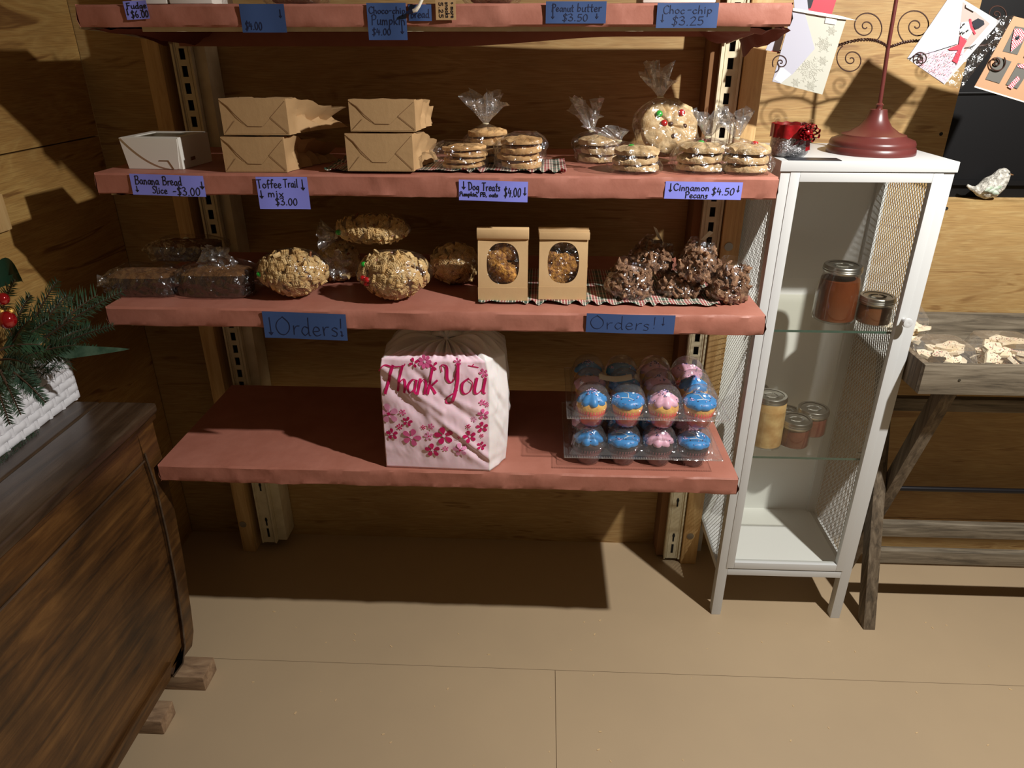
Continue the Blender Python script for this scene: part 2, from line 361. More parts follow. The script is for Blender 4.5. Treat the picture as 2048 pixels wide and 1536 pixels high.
# ------------------------------------------------------------------ hand lettering
def smooth(pts, k=5):
    if len(pts) < 3: return pts
    P = [pts[0]] + list(pts) + [pts[-1]]; out = []
    for i in range(1, len(P)-2):
        p0, p1, p2, p3 = P[i-1:i+3]
        for j in range(k):
            t = j/k
            out.append(tuple(.5*((2*p1[a]) + (-p0[a]+p2[a])*t + (2*p0[a]-5*p1[a]+4*p2[a]-p3[a])*t*t + (-p0[a]+3*p1[a]-3*p2[a]+p3[a])*t**3) for a in (0,1)))
    out.append(tuple(pts[-1])); return out
_o = [(.25,.5),(.05,.35),(.08,.1),(.25,0),(.44,.12),(.45,.36),(.25,.5)]
GL = {
 'B': (.62,[[(.08,0),(.1,1)],[(.02,.92),(.4,1),(.52,.78),(.4,.58),(.12,.52)],[(.12,.52),(.5,.48),(.6,.25),(.42,.03),(.05,.02)]]),
 'C': (.62,[[(.6,.85),(.4,1),(.12,.8),(.05,.4),(.2,.05),(.45,0),(.62,.15)]]),
 'D': (.66,[[(.1,0),(.12,1)],[(.0,.95),(.4,.95),(.62,.6),(.5,.15),(.1,.0)]]),
 'F': (.5,[[(.08,0),(.1,.95)],[(.05,.97),(.5,1)],[(.1,.55),(.42,.56)]]),
 'O': (.8,[[(.4,1),(.12,.75),(.03,.4),(.2,.05),(.5,0),(.74,.3),(.72,.68),(.4,1.02)]]),
 'P': (.55,[[(.08,-.05),(.1,.98)],[(.02,.85),(.3,1.02),(.55,.85),(.45,.55),(.12,.48)]]),
 'S': (.5,[[(.48,.85),(.3,1),(.08,.85),(.15,.6),(.4,.42),(.42,.12),(.2,0),(.02,.1)]]),
 'T': (.6,[[(0,.98),(.6,1)],[(.3,1),(.28,0)]]),
 'a': (.5,[[(.42,.45),(.22,.5),(.05,.25),(.18,0),(.4,.2),(.42,.46)],[(.42,.46),(.42,.1),(.52,0)]]),
 'b': (.48,[[(.08,1),(.07,0)],[(.07,.3),(.25,.5),(.45,.3),(.3,.02),(.08,.05)]]),
 'c': (.42,[[(.4,.42),(.22,.5),(.04,.25),(.2,0),(.42,.1)]]),
 'd': (.5,[[(.42,.42),(.2,.5),(.04,.22),(.2,0),(.42,.2)],[(.45,1.02),(.42,.1),(.5,0)]]),
 'e': (.44,[[(.06,.24),(.38,.3),(.34,.48),(.16,.5),(.04,.22),(.2,0),(.44,.08)]]),
 'f': (.36,[[(.4,.9),(.26,1),(.16,.8),(.16,0)],[(0,.5),(.38,.5)]]),
 'g': (.48,[[(.4,.42),(.2,.5),(.05,.25),(.2,.04),(.4,.25)],[(.42,.48),(.42,-.2),(.2,-.4),(.03,-.25)]]),
 'h': (.48,[[(.07,1),(.06,0)],[(.06,.3),(.25,.5),(.4,.35),(.42,0)]]),
 'i': (.2,[[(.1,.5),(.1,0)],[(.1,.68),(.11,.74)]]),
 'k': (.45,[[(.07,1),(.06,0)],[(.4,.5),(.08,.2)],[(.14,.26),(.42,0)]]),
 'l': (.2,[[(.1,1),(.1,.1),(.18,0)]]),
 'm': (.72,[[(.06,.5),(.06,0)],[(.06,.3),(.2,.5),(.32,.35),(.33,0)],[(.33,.3),(.48,.5),(.6,.35),(.62,0)]]),
 'n': (.46,[[(.06,.5),(.06,0)],[(.06,.3),(.22,.5),(.38,.35),(.4,0)]]),
 'o': (.5,[_o]), 'p': (.48,[[(.07,.48),(.06,-.4)],[(.07,.3),(.25,.5),(.44,.3),(.28,.02),(.08,.08)]]),
 'r': (.36,[[(.06,.5),(.08,0)],[(.08,.28),(.2,.48),(.36,.5)]]),
 's': (.38,[[(.34,.42),(.2,.5),(.06,.38),(.3,.2),(.24,0),(.03,.04)]]),
 't': (.34,[[(.17,.9),(.16,.1),(.3,0)],[(.02,.55),(.34,.57)]]),
 'u': (.48,[[(.06,.5),(.06,.12),(.2,0),(.4,.2),(.41,.5)],[(.41,.5),(.42,.08),(.5,0)]]),
 'x': (.44,[[(.04,.5),(.42,0)],[(.4,.52),(.04,0)]]), 'y': (.46,[[(.05,.5),(.22,.1)],[(.42,.5),(.1,-.4)]]),
 '$': (.5,[[(.46,.82),(.28,.95),(.08,.8),(.25,.52),(.42,.3),(.3,.02),(.04,.1)],[(.28,1.1),(.22,-.15)]]),
 '0': (.5,[[(.28,.95),(.06,.6),(.1,.1),(.28,0),(.46,.3),(.44,.8),(.28,.95)]]),
 '2': (.5,[[(.06,.8),(.28,1),(.44,.75),(.2,.3),(.04,0)],[(.04,0),(.5,.02)]]),
 '3': (.48,[[(.06,.88),(.28,1),(.42,.78),(.2,.54)],[(.2,.54),(.46,.4),(.4,.06),(.18,0),(.02,.1)]]),
 '4': (.5,[[(.16,.95),(.04,.42)],[(.04,.42),(.48,.42)],[(.37,.74),(.34,0)]]),
 '5': (.5,[[(.45,.97),(.12,.95)],[(.12,.95),(.1,.55),(.35,.58),(.46,.3),(.3,.02),(.04,.05)]]),
 '6': (.46,[[(.36,.98),(.12,.65),(.06,.25),(.2,0),(.4,.15),(.36,.42),(.12,.38)]]),
 '.': (.2,[[(.09,.04),(.12,0)]]), ',': (.2,[[(.12,.06),(.06,-.12)]]), '-': (.4,[[(.06,.42),(.36,.44)]]), '!': (.2,[[(.1,1),(.1,.3)],[(.1,.06),(.1,0)]]),
 '+': (.42,[[(.05,.4),(.4,.4)],[(.22,.62),(.22,.15)]]), ' ': (.34,[]),
}
def ribbon(mb, pts, w, fn):
    """flat pen stroke; fn maps (x,z) to the 3D point on the surface"""
    n = len(pts); vs = []; ws = w if hasattr(w, '__len__') else [w]*n
    for i, (x, z) in enumerate(pts):
        a = pts[max(i-1,0)]; b = pts[min(i+1,n-1)]; dx, dz = b[0]-a[0], b[1]-a[1]; L = math.hypot(dx, dz) or 1
        if i == 0: x -= dx/L*ws[i]*.4; z -= dz/L*ws[i]*.4
        if i == n-1: x += dx/L*ws[i]*.4; z += dz/L*ws[i]*.4
        vs += [fn(x-dz/L*ws[i]/2, z+dx/L*ws[i]/2), fn(x+dz/L*ws[i]/2, z-dx/L*ws[i]/2)]
    mb.add(vs, [(2*i, 2*i+1, 2*i+3, 2*i+2) for i in range(n-1)])
def write(mb, text, x0, x1, zb, cap, pen, fn, seed=1):
    tot = sum(GL[c][0] + .12 for c in text) - .12; k = (x1-x0)/tot; x = x0; rr = random.Random(seed)
    for c in text:
        wd, strokes = GL[c]; dz = rr.uniform(-.03, .03)*cap; sl = rr.uniform(-.05, .08)
        for s in strokes:
            p = [(x + q[0]*k + q[1]*cap*sl, zb + dz + q[1]*cap) for q in smooth(s)]
            ribbon(mb, p, pen, fn)
        x += (wd + .12)*k
def arrow(mb, x, z0, z1, s, pen, fn):
    ribbon(mb, [(x, z1), (x+.02*s, z0+s*.6)], pen, fn)
    mb.add([fn(x-s*.55, z0+s*.75), fn(x+s*.6, z0+s*.7), fn(x+.03*s, z0)], [(0,2,1)])
def sign(label, tl, br, y, rows, arrows, blue=False, tilt=0, pen=.0016, name='price_sign', text_seed=1, cut=None):
    a, b = aty(*tl, y), aty(*br, y); w, h = b.x-a.x, a.z-b.z
    def surf(x, z): return (x, -.0012 + .0010*math.sin(x/w*5+text_seed) , z)
    mb = MB(); n = 12
    P = [surf(i/n*w, j*h) for j in (0, 1) for i in range(n+1)]
    Q = [(p[0], p[1]+.0005, p[2]) for p in P]; k = 2*(n+1)
    fs = [(i, i+1, n+2+i, n+1+i) for i in range(n)] + [(k+n+1+i, k+n+2+i, k+i+1, k+i) for i in range(n)]
    mb.add(P+Q, fs)
    o = tag(obj(name, mb, M['blue' if blue else 'purple'], loc=(a.x, y-.0012, b.z), rot=(0, tilt, 0)), label, 'sign', 'handwritten notes taped to the shelf edges')
    t = MB(); fn = lambda x, z: (x, surf(x, z)[1]-.0004, z)
    for i, (s, x0, x1, zb, cap) in enumerate(rows): write(t, s, x0*w, x1*w, zb*h, cap*h, pen, fn, text_seed+i)
    for (x, z0, z1, s) in arrows: arrow(t, x*w, z0*h, z1*h, s*h, pen, fn)
    obj('lettering', t, M['inkb' if blue else 'ink'], o, smooth=False)
    return o

# ================================================================== SETTING
YW, XL = 1.74, -1.06
fl = struct(obj('floor', MB().box(-1.6, 2.6, -1.6, 1.9, -.03, -.0025), M['seam']))
g = .0006
for (x0, x1, y0, y1) in ((-1.6, 2.6, 1.247+g, 1.9), (-1.6, .05-g, -1.6, 1.247-g), (.05+g, 2.6, -1.6, 1.247-g)):
    obj('floor_panel', MB().box(x0, x1, y0, y1, -.0025, 0), M['floor'], fl, smooth=False)
mb = MB(); rr = random.Random(3)
for i in range(90):
    x, y = rr.uniform(-.7, 1.3), rr.uniform(.75, 1.45); s = rr.uniform(.0008, .0022)
    mb.box(-s*1.6, s*1.6, -s*.6, s*.6, 0, s*.5, T(x, y, .0001, rz=rr.uniform(0, 3)))
stuff(obj('wood_chips', mb, M['dirt'], fl))
wb = struct(obj('wall_back', MB().box(-1.2, 2.3, YW+.012, YW+.03, 0, 1.02), M['ply_back']))
obj('plywood_panel', MB().box(XL, .455, YW, YW+.012, .0, 2.3), M['ply_back'], wb)
obj('plywood_panel', MB().box(.457, .917, YW, YW+.012, .118, 2.3), M['ply_back'], wb)
obj('plywood_panel', MB().box(.457, 2.3, YW, YW+.012, .0, .1165), M['ply_back'], wb)
obj('plywood_panel', MB().box(.919, 2.3, YW, YW+.012, .118, 1.02), M['ply_back'], wb)
obj('plywood_panel', MB().box(.455, .917, YW+.012, YW+.03, 1.02, 2.3), M['ply_back'], wb)
for (px, pv) in ((1882, 268), (1893, 417), (1160, 275), (1170, 322)):
    p = aty(px, pv, YW); obj('screw_head', MB().lathe([(.0, -.001), (.004, -.001), (.004, .0008), (.0, .0004)], 10, T(p.x, YW, p.z, rx=PI/2)), M['slot'], wb)
win = struct(obj('window_1', MB().box(.917, 2.3, YW+.062, YW+.075, 1.0, 2.3), M['black'])); 
obj('sill', MB().box(.917, 2.3, YW+.012, YW+.062, 1.0, 1.0195), M['stud'], win)
obj('jamb', MB().box(.909, .917, YW+.012, YW+.062, 1.02, 2.3), M['stud'], win)
z = aty(1950, 187, YW+.06).z
obj('fold', MB().tube([(.92, YW+.061, z), (1.2, YW+.06, z+.004), (1.6, YW+.061, z-.004), (2.2, YW+.061, z)], .004, 8), M['black'], win)
obj('rail', MB().box(.92, 2.3, YW+.05, YW+.062, 1.05, 1.062), M['black'], win)
wl = struct(obj('wall_left', MB().box(XL-.03, XL-.012, -1.6, YW+.02, 0, 2.3), M['ply_left']))
obj('plywood_panel', MB().box(XL-.012, XL, -1.6, YW-.002, 1.1605, 2.3), M['ply_left'], wl)
obj('plywood_panel', MB().box(XL-.012, XL, -1.6, YW-.002, 0, 1.1575), M['ply_left'], wl)
p = atx(12, 420, XL)
obj('batten', MB().box(XL, XL+.012, p.y-.12, p.y-.012, p.z-.035, p.z+.035), M['stud'], wl, bevel=.003)

# ---- studs and slotted steel uprights
def stud(x0, x1, label):
    t = thing('stud', label, 'post', ((x0+x1)/2, 1.695, 0), group=None); w = (x1-x0)/2
    obj('board', MB().box(-w, w, -.045, .0445, 0, 2.25), M['stud'], t, bevel=.003)
    for z in (.1, .93, 1.9): obj('bolt', MB().lathe([(0, -.004), (.009, -.003), (.01, 0), (.01, .002)], 12, T(-.004, -.045, z, rx=PI/2)), M['zinc'], t)
stud(-.866, -.828, 'pine stud behind the left end of the shelves, next to the left slotted upright')
stud(.416, .460, 'pine stud behind the right end of the shelves, between upright and white cabinet')
def upright(xa, xb, flange, z0, label):
    """cream steel upright: face with a column of punched slots, side flange"""
    t = thing('slotted_upright', label, 'upright', ((xa+xb)/2, 1.66, z0)); w = (xb-xa)/2; H = 2.2-z0
    pitch, sh, sw = .0345, .022, .0062
    mb = MB(); n = int(H/pitch)
    mb.box(-w, -sw, 0, .003, 0, H); mb.box(sw, w, 0, .003, 0, H)
    lo = .26
    mb.box(-sw, sw, 0, .003, 0, lo)
    k = 0
    while lo + k*pitch < H:
        z = lo + k*pitch; mb.box(-sw, sw, 0, .003, z+sh, min(z+pitch, H)); k += 1
    obj('face', mb, M['cream'], t)
    obj('channel_back', MB().box(-sw*1.6, sw*1.6, .012, .014, 0, H), M['slot'], t)
    ch = MB(); ch.box(-w, -w+.003, .003, .078, 0, H); ch.box(w-.003, w, .003, .078, 0, H)
    obj('side_web', ch, M['cream'], t)
    rib = MB(); rib.box(-w-.0006, -w+.004, -.004, 0, 0, H); rib.box(w-.004, w+.0006, -.004, 0, 0, H)
    rib.box(-.014, -.0125, -.0012, 0, 0, H); rib.box(.0125, .014, -.0012, 0, 0, H)
    obj('rib', rib, M['cream'], t)
    for z in (.08, .2): obj('keyhole', MB().prism([(-.0022, z-.02), (.0022, z-.02), (.0022, z-.006), (.004, z), (.002, z+.008), (-.002, z+.008), (-.004, z), (-.0022, z-.006)], .001, T(0, -.0006, 0)), M['slot'], t)
    obj('long_slot', MB().box(-.003, .003, -.001, 0, .02, .05), M['slot'], t)
    s = 1 if flange > 0 else -1
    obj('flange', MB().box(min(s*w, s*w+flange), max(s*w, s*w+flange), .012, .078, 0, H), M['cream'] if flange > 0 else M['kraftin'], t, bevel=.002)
    return t
upright(-.806, -.764, .026, .03, 'cream slotted steel upright at the left end of the shelves')
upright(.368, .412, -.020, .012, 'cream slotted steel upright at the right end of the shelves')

# ---- four paper-wrapped shelves
def wrapped_shelf(x0, x1, y0, z1, label, thick=.04, seed=0, lends=(0, 0), back=.056, yback=1.646):
    t = thing('wrapped_shelf', label, 'shelf', ((x0+x1)/2, y0, z1-thick)); w = (x1-x0)/2; D = yback-y0
    obj('steel_tray', MB().box(-w+.03, w-.03, .006, D-.004, .002, thick-.003).box(-w+.10, w-.06, .010, .013, -.007 if back < .05 else .0022, .003), M['cream'], t)
    mb = MB(); nu = 150
    prof = [(.03, .0012), (.012, .0), (.002, .0), (0, .003), (-.0005, thick*.3), (-.0005, thick*.65), (0, thick-.004), (.003, thick-.0004), (.012, thick), (.1, thick), (.2, thick), (.3, thick), (D, thick), (D+.001, thick-back*.5), (D, thick-back)]
    def fn(a, b):
        k = int(round(b*(len(prof)-1))); y, z = prof[k]; x = -w + 2*w*a
        e = nz((x*1.0, k*.22, 0), 16, seed)*.0022 + nz((x*1.7, k*.3, 2), 45, seed)*.0009
        cr = abs(nz((x + z*.5, 0, 5), 9, seed+2)); cr = max(0, .09-cr)/.09
        if 1 <= k <= 7: y += e*1.0 - .0016*cr; z += e*.6 if k in (1, 2, 7) else 0
        elif 8 <= k <= 11: z += max(-.0008, e*.15)
        if back < .05 and k >= 12: q = min(1, max(0, (a-.50)/.30)); q = 1-q*q*(3-2*q); y += .016*q; z -= (.018*q if k > 12 else 0)  # back edge pushed back and down at left, shaped to block light behind shelf
        return (x, y, z)
    mb.grid(fn, nu, len(prof))
    # folded ends
    for sx in (-1, 1):
        pl = [(y, z) for y, z in prof[2:13]]; cx = sx*w
        vs = []; 
        for i in range(9):
            for j in range(4):
                y = D*i/8; z = thick*j/3; vs.append((cx + sx*(.004*math.sin(j*1.5+i) + .003*nz((i*.4, j*.5, sx), 3, seed)) if 0 < j < 3 else cx, y, z))
        mb.add(vs, [(i*4+j, i*4+j+1, (i+1)*4+j+1, (i+1)*4+j) for i in range(8) for j in range(3)])
    obj('paper_cover', mb, M['paper'], t, sharp=30)
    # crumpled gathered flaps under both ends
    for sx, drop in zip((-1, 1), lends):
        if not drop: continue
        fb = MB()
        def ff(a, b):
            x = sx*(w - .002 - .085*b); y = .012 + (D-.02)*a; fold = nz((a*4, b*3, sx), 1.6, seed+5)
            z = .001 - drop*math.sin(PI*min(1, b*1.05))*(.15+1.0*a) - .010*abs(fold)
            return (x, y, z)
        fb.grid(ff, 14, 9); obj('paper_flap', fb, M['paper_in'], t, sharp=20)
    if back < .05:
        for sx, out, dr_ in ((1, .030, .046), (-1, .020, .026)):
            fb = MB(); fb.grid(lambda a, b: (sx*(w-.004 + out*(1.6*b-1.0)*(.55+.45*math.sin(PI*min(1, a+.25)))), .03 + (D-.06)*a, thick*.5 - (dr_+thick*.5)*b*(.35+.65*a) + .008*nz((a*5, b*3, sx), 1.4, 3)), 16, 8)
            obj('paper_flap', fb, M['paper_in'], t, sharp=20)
    for sx in (-1, 1):
        bx = -.785 if sx < 0 else .372
        bx -= (x0+x1)/2
        br = MB().prism([(0, 0), (D-.01, 0), (D-.01, -.026), (D-.05, -.022), (.10, -.008), (0, -.004)], .004, T(bx, .01, .001, rz=PI/2))
        obj('bracket', br, M['cream'], t)
    return t
wrapped_shelf(-.78, .393, 1.30, 1.414, 'topmost brown-paper-wrapped shelf, just at the top of the picture', .034, 1, (.02, .02), .045, 1.628)
wrapped_shelf(-.805, .407, 1.28, 1.146, 'second brown-paper-wrapped shelf, carrying white box, kraft bags and cookies', .038, 2, (.01, 0))
wrapped_shelf(-.825, .412, 1.245, .905, 'third brown-paper-wrapped shelf, carrying snack mix bags and plaid cloth', .038, 3, (0, .01))
wrapped_shelf(-.805, .412, 1.252, .550, 'lowest brown-paper-wrapped shelf, carrying thank-you bag and cupcakes', .040, 4, (0, .01))
Z1, Z2, Z3, Z4 = 1.4145, 1.1465, .9055, .5505

# ---- notes
PV = dict(pen=.0016)
sign('violet note reading Banana Bread Slice -$3.00', (258, 347), (413, 390), 1.279, [('Banana Bread', .06, .70, .52, .40), ('Slice', .28, .48, .10, .34), ('-$3.00', .56, .93, .06, .38)], [(.07, .12, .42, .16), (.97, .35, .72, .22)], tilt=.022)
sign('violet note reading Toffee Trail mix $3.00', (512, 353), (622, 418), 1.279, [('Toffee', .02, .48, .66, .26), ('Trail', .53, .80, .68, .25), ('mix', .2, .5, .38, .24), ('$3.00', .33, .75, .13, .22)], [(.90, .58, .92, .13), (.07, .32, .58, .13)], tilt=.0, text_seed=4)
sign('violet note reading Dog Treats $4.00 Pumpkin, PB, oats', (917, 359), (1055, 401), 1.279, [('Dog Treats', .14, .60, .52, .38), ('Pumpkin, PB, oats', .01, .57, .22, .20), ('$4.00', .66, .90, .26, .44)], [(.07, .52, .92, .2), (.96, .32, .72, .16)], tilt=.022, text_seed=7)
sign('violet note reading Cinnamon Pecans $4.50', (1331, 362), (1481, 398), 1.279, [('Cinnamon', .11, .57, .50, .38), ('Pecans', .27, .56, .08, .36), ('$4.50', .61, .90, .28, .40)], [(.07, .38, .88, .2), (.95, .42, .80, .18)], tilt=.01, text_seed=9)
sign('violet note reading Fudge $6.00 on the top shelf', (249, 3), (302, 40), 1.299, [('Fudge', .12, .96, .58, .32), ('$6.00', .22, .98, .10, .36)], [(.1, .22, .58, .14)], tilt=-.05, text_seed=11)
sign('dark blue Orders! note left, below the snack mix bags', (523, 622), (696, 677), 1.244, [('Orders', .14, .90, .16, .66), ('!', .91, .95, .34, .50)], [(.08, .10, .78, .16), (.94, .14, .34, .10)], True, .02, .0015, text_seed=13)
sign('dark blue Orders! note right, below the plaid cloth', (1173, 626), (1347, 666), 1.244, [('Orders', .05, .72, .20, .68), ('!', .75, .79, .3, .6)], [(.87, .45, .9, .14)], True, .012, .0010, text_seed=15)
sign('square dark blue note reading $4.00, first blue note from the left', (479, 8), (575, 65), 1.299, [('$4.00', .08, .45, .10, .28)], [(.9, .5, .8, .12)], True, .0, .0014, text_seed=17)
sign('L-shaped dark blue note reading Choco-chip Pumpkin $4.00', (733, 6), (816, 80), 1.299, [('Choco-chip', .05, .98, .72, .18), ('Pumpkin', .10, .96, .42, .26), ('$4.00', .10, .58, .14, .18)], [(.88, .16, .40, .10)], True, .0, .0013, text_seed=19)
sign('small dark blue note reading bread beside the hanging kraft tag', (816.5, 9), (864, 42), 1.299, [('bread', .1, .9, .2, .5)], [], True, .0, .0013, text_seed=21)
sign('dark blue note reading Peanut butter $3.50', (1092, 3), (1211, 47), 1.299, [('Peanut', .1, .46, .55, .32), ('butter', .52, .92, .55, .36), ('$3.50', .28, .70, .12, .32)], [(.12, .2, .9, .16), (.85, .2, .45, .16)], True, .0, .0012, text_seed=23)
sign('dark blue note reading Choc-chip $3.25, rightmost of the blue notes', (1315, 6), (1432, 56), 1.299, [('Choc', .1, .45, .58, .32), ('-chip', .5, .9, .58, .32), ('$3.25', .26, .78, .12, .34)], [(.1, .22, .55, .14)], True, .0, .0012, text_seed=25)
# ---- kraft swing tag and cord hanging over the top shelf edge
a, b = aty(870, -8, 1.293), aty(912, 40, 1.293); w, h = b.x-a.x, a.z-b.z
tg = tag(obj('kraft_tag', MB().prism([(0, 0), (w, 0), (w, h), (0, h)], .001), M['kraft'], loc=(a.x, 1.294, b.z)), 'kraft swing tag with sideways handwriting, hanging on the top shelf edge', 'tag')
mb = MB()
for i, (s, zx) in enumerate((('5.25', .30), ('snacks', .62), ('+ more', .88))):
    write(mb, s, -h*.75, -h*.1, 0, w*.20, .0011, lambda x, z, zx=zx: (w*zx + z - w*.12, -.0005, -x), 30+i)
obj('lettering', mb, M['ink'], tg, smooth=False)
A, B, C_ = aty(826, 22, 1.288), aty(838, 12, 1.286), aty(850, -14, 1.29)
cr = tag(obj('white_cord', MB().tube([A, (A+B)/2+Vector((0,0,-.002)), B, C_], [.0028, .0034, .0026, .0024], 8), M['white_string']), 'short white cord with a dark tip over the blue pumpkin note', 'cord')
A2 = aty(813, 26, 1.289); obj('dark_tip', MB().tube([A, A2], [.0032, .0022], 8), M['inkb'], cr)

# ================================================================== DARK CHEST, LEFT
def fx(u, v): p = atx(u, v, -.82); return (p.y, p.z)
pts = [fx(300, 828), fx(313, 880), fx(333, 950), fx(352, 1040), fx(368, 1130), fx(381, 1220), fx(386, 1262), fx(383, 1292), fx(366, 1315), fx(350, 1335)]
ybk = pts[0][0]
ct = thing('wooden_chest', 'dark stained wooden chest standing on scrap blocks at the left wall', 'chest', (-.82, 0, 0))
bz = pts[-1][1]
poly = [(.0, bz-.004), (pts[-1][0]-.02, bz-.004)] + pts[::-1] + [(.0, pts[0][1])]
def side(poly, x0, x1): # poly in y,z extruded along x
    n = len(poly); mb = MB()
    mb.add([(x0, y, z) for y, z in poly] + [(x1, y, z) for y, z in poly], [tuple(range(n)), tuple(range(2*n-1, n-1, -1))] + [(i, n+i, n+(i+1) % n, (i+1) % n) for i in range(n)])
    return mb
obj('body', side(poly, -.235, -.006), M['chest'], ct)
inset = lambda q, dy, dz: (q[0]-dy, q[1]+dz)
sp = [(p[0], p[1]) for p in pts]
stile = sp[::-1] + [(sp[0][0]-.062, sp[0][1])] + [(q[0]-.058+.012*math.sin(i*.35), q[1]) for i, q in enumerate(sp[1:-1])]
obj('stile', side(stile, -.006, .002), M['chest'], ct, bevel=.0015)
zt = pts[0][1]
obj('top_rail', side([(0, zt-.075), (ybk-.062, zt-.075), (ybk-.062, zt), (0, zt)], -.006, .002), M['chest'], ct, bevel=.0015)
obj('bottom_rail', side([(0, bz-.004), (sp[-1][0]-.03, bz-.004), (sp[-1][0]-.012, bz+.03), (0, bz+.03)], -.006, .004), M['chest'], ct, bevel=.0015)
obj('bead', MB().tube([(.0035, 0, zt-.077), (.0035, ybk-.064, zt-.077)], .0022, 8).tube([(.0035, q[0]-.060+.012*math.sin(i*.35), q[1]) for i, q in list(enumerate(sp))[1:-1]], .0022, 8), M['chesttop'], ct)
obj('front_panel', side([(0, bz+.03), (sp[-2][0]-.05, bz+.03), (sp[5][0]-.05, sp[5][1]), (ybk-.066, zt-.075), (0, zt-.075)], -.012, -.004), M['chest'], ct)
ZC = .672
for x0, x1 in ((-.108, .012), (-.235, -.110)):
    obj('lid_board', MB().box(x0, x1, 0, ybk+.012, zt, ZC), M['chesttop'], ct, bevel=.006, seg=3)
obj('lid_moulding', MB().box(-.002, .009, 0, ybk+.006, zt-.012, zt-.001), M['chest'], ct, bevel=.003)
def block(name, label, u0, v0, u1, v1, hgt, th):
    p, q = atz(u0, v1, 0), atz(u1, v1, 0)
    o = obj(name, MB().box(-.13, 0, 0, th, 0, hgt), M['block'], loc=(q.x, q.y, 0), bevel=.003)
    return tag(o, label, 'block')
block('wood_block', 'scrap wood block on the floor under the far corner of the dark chest', 340, 1320, 412, 1382, .042, .062)
block('wood_block', 'smaller scrap wood block under the chest, nearer the bottom of the picture', 286, 1425, 318, 1469, .040, .055)
bpy.data.objects['wood_block.001'].location.x = -.80

# ================================================================== WHITE MESH CABINET
CX, CY, CZ = .629, 1.45, 1.151
cb = thing('display_cabinet', 'tall white steel cabinet with glass door and mesh sides', 'cabinet', (CX, CY, 0))
hw, dp = .166, .285
obj('top', MB().box(-hw-.003, hw+.003, -.004, dp, CZ-.02, CZ), M['white'], cb, bevel=.0012)
for x in (-hw, hw-.024):
    for y in (0, dp-.024): obj('leg', MB().box(x, x+.024, y, y+.024, 0, CZ-.021), M['white'], cb, bevel=.001)
obj('bottom_rail', MB().box(-hw+.024, hw-.024, 0, .024, .133, .151), M['white'], cb, bevel=.001)
for x in (-hw, hw-.016):
    obj('side_rail', MB().box(x, x+.016, .024, dp-.024, .133, .151), M['white'], cb)
    obj('side_rail', MB().box(x, x+.016, .024, dp-.024, CZ-.045, CZ-.021), M['white'], cb)
obj('bottom_panel', MB().box(-hw+.016, hw-.016, .024, dp-.004, .142, .150), M['whitein'], cb)
obj('back_panel', MB().box(-hw+.02, hw-.02, dp-.012, dp-.006, .150, CZ-.021), M['whitein'], cb)
# expanded metal sides: zig-zag strands that touch their neighbours
def mesh_side(x):
    mb = MB(); ya, yb_, za, zb = .0245, dp-.0245, .151, CZ-.045; n = 40; st = (yb_-ya)/n; pz = .0135; m = int((zb-za)/pz)
    wd, th = .0009, .0007
    for i in range(n):
        s = 1 if i % 2 else -1; yc = ya + (i+.5)*st
        vs = []; 
        for k in range(2*m+1):
            y = yc + s*(st*.5 if k % 2 else -st*.5)*.98; z = za + k*(zb-za)/(2*m)
            vs += [(x-th, y-wd, z), (x-th, y+wd, z), (x+th, y, z+.0006)]
        fs = []
        for k in range(2*m):
            o = 3*k; fs += [(o, o+1, o+4, o+3), (o+1, o+2, o+5, o+4), (o+2, o, o+3, o+5)]
        mb.add(vs, fs)
    return stuff(obj('mesh_panel', mb, M['white'], cb, smooth=False))
mesh_side(-hw+.006); mesh_side(hw-.006)
for z in (.794, .474):
    s = obj('glass_shelf', MB().box(-hw+.018, hw-.018, .02, dp-.014, z-.005, z), M['shelfglass'], cb, smooth=False)
    obj('front_edge', MB().box(-hw+.018, hw-.018, .0188, .0198, z-.005, z), M['edge'], s)
    for sx in (-1, 1): obj('shelf_pin', MB().tube([(sx*(hw-.006), .06, z-.009), (sx*(hw-.026), .06, z-.009)], .003, 8), M['zinc'], s)
dr = MB(); x0, x1, z0, z1 = -.147, .145, .155, 1.130; b = .019
door = thing('door', '', '', (0, 0, 0)); del door['label'], door['category']; door.parent = cb
for nm, args in (('stile', (x0, x0+b, z0, z1)), ('stile', (x1-b, x1, z0, z1)), ('rail', (x0+b, x1-b, z0, z0+b)), ('rail', (x0+b, x1-b, z1-b, z1))):
    obj(nm, MB().box(args[0], args[1], -.0015, .014, args[2], args[3]), M['white'], door, bevel=.001)
obj('pane', MB().box(x0+b-.002, x1-b+.002, .006, .0085, z0+b-.002, z1-b+.002), M['pane'], door, smooth=False)
obj('knob', MB().lathe([(.004, 0), (.004, .012), (.009, .014), (.0105, .019), (.0095, .0235), (.006, .0245), (0, .0235)], 20, T(x1-.008, -.0015, .829, rx=PI/2)), M['white'], door)

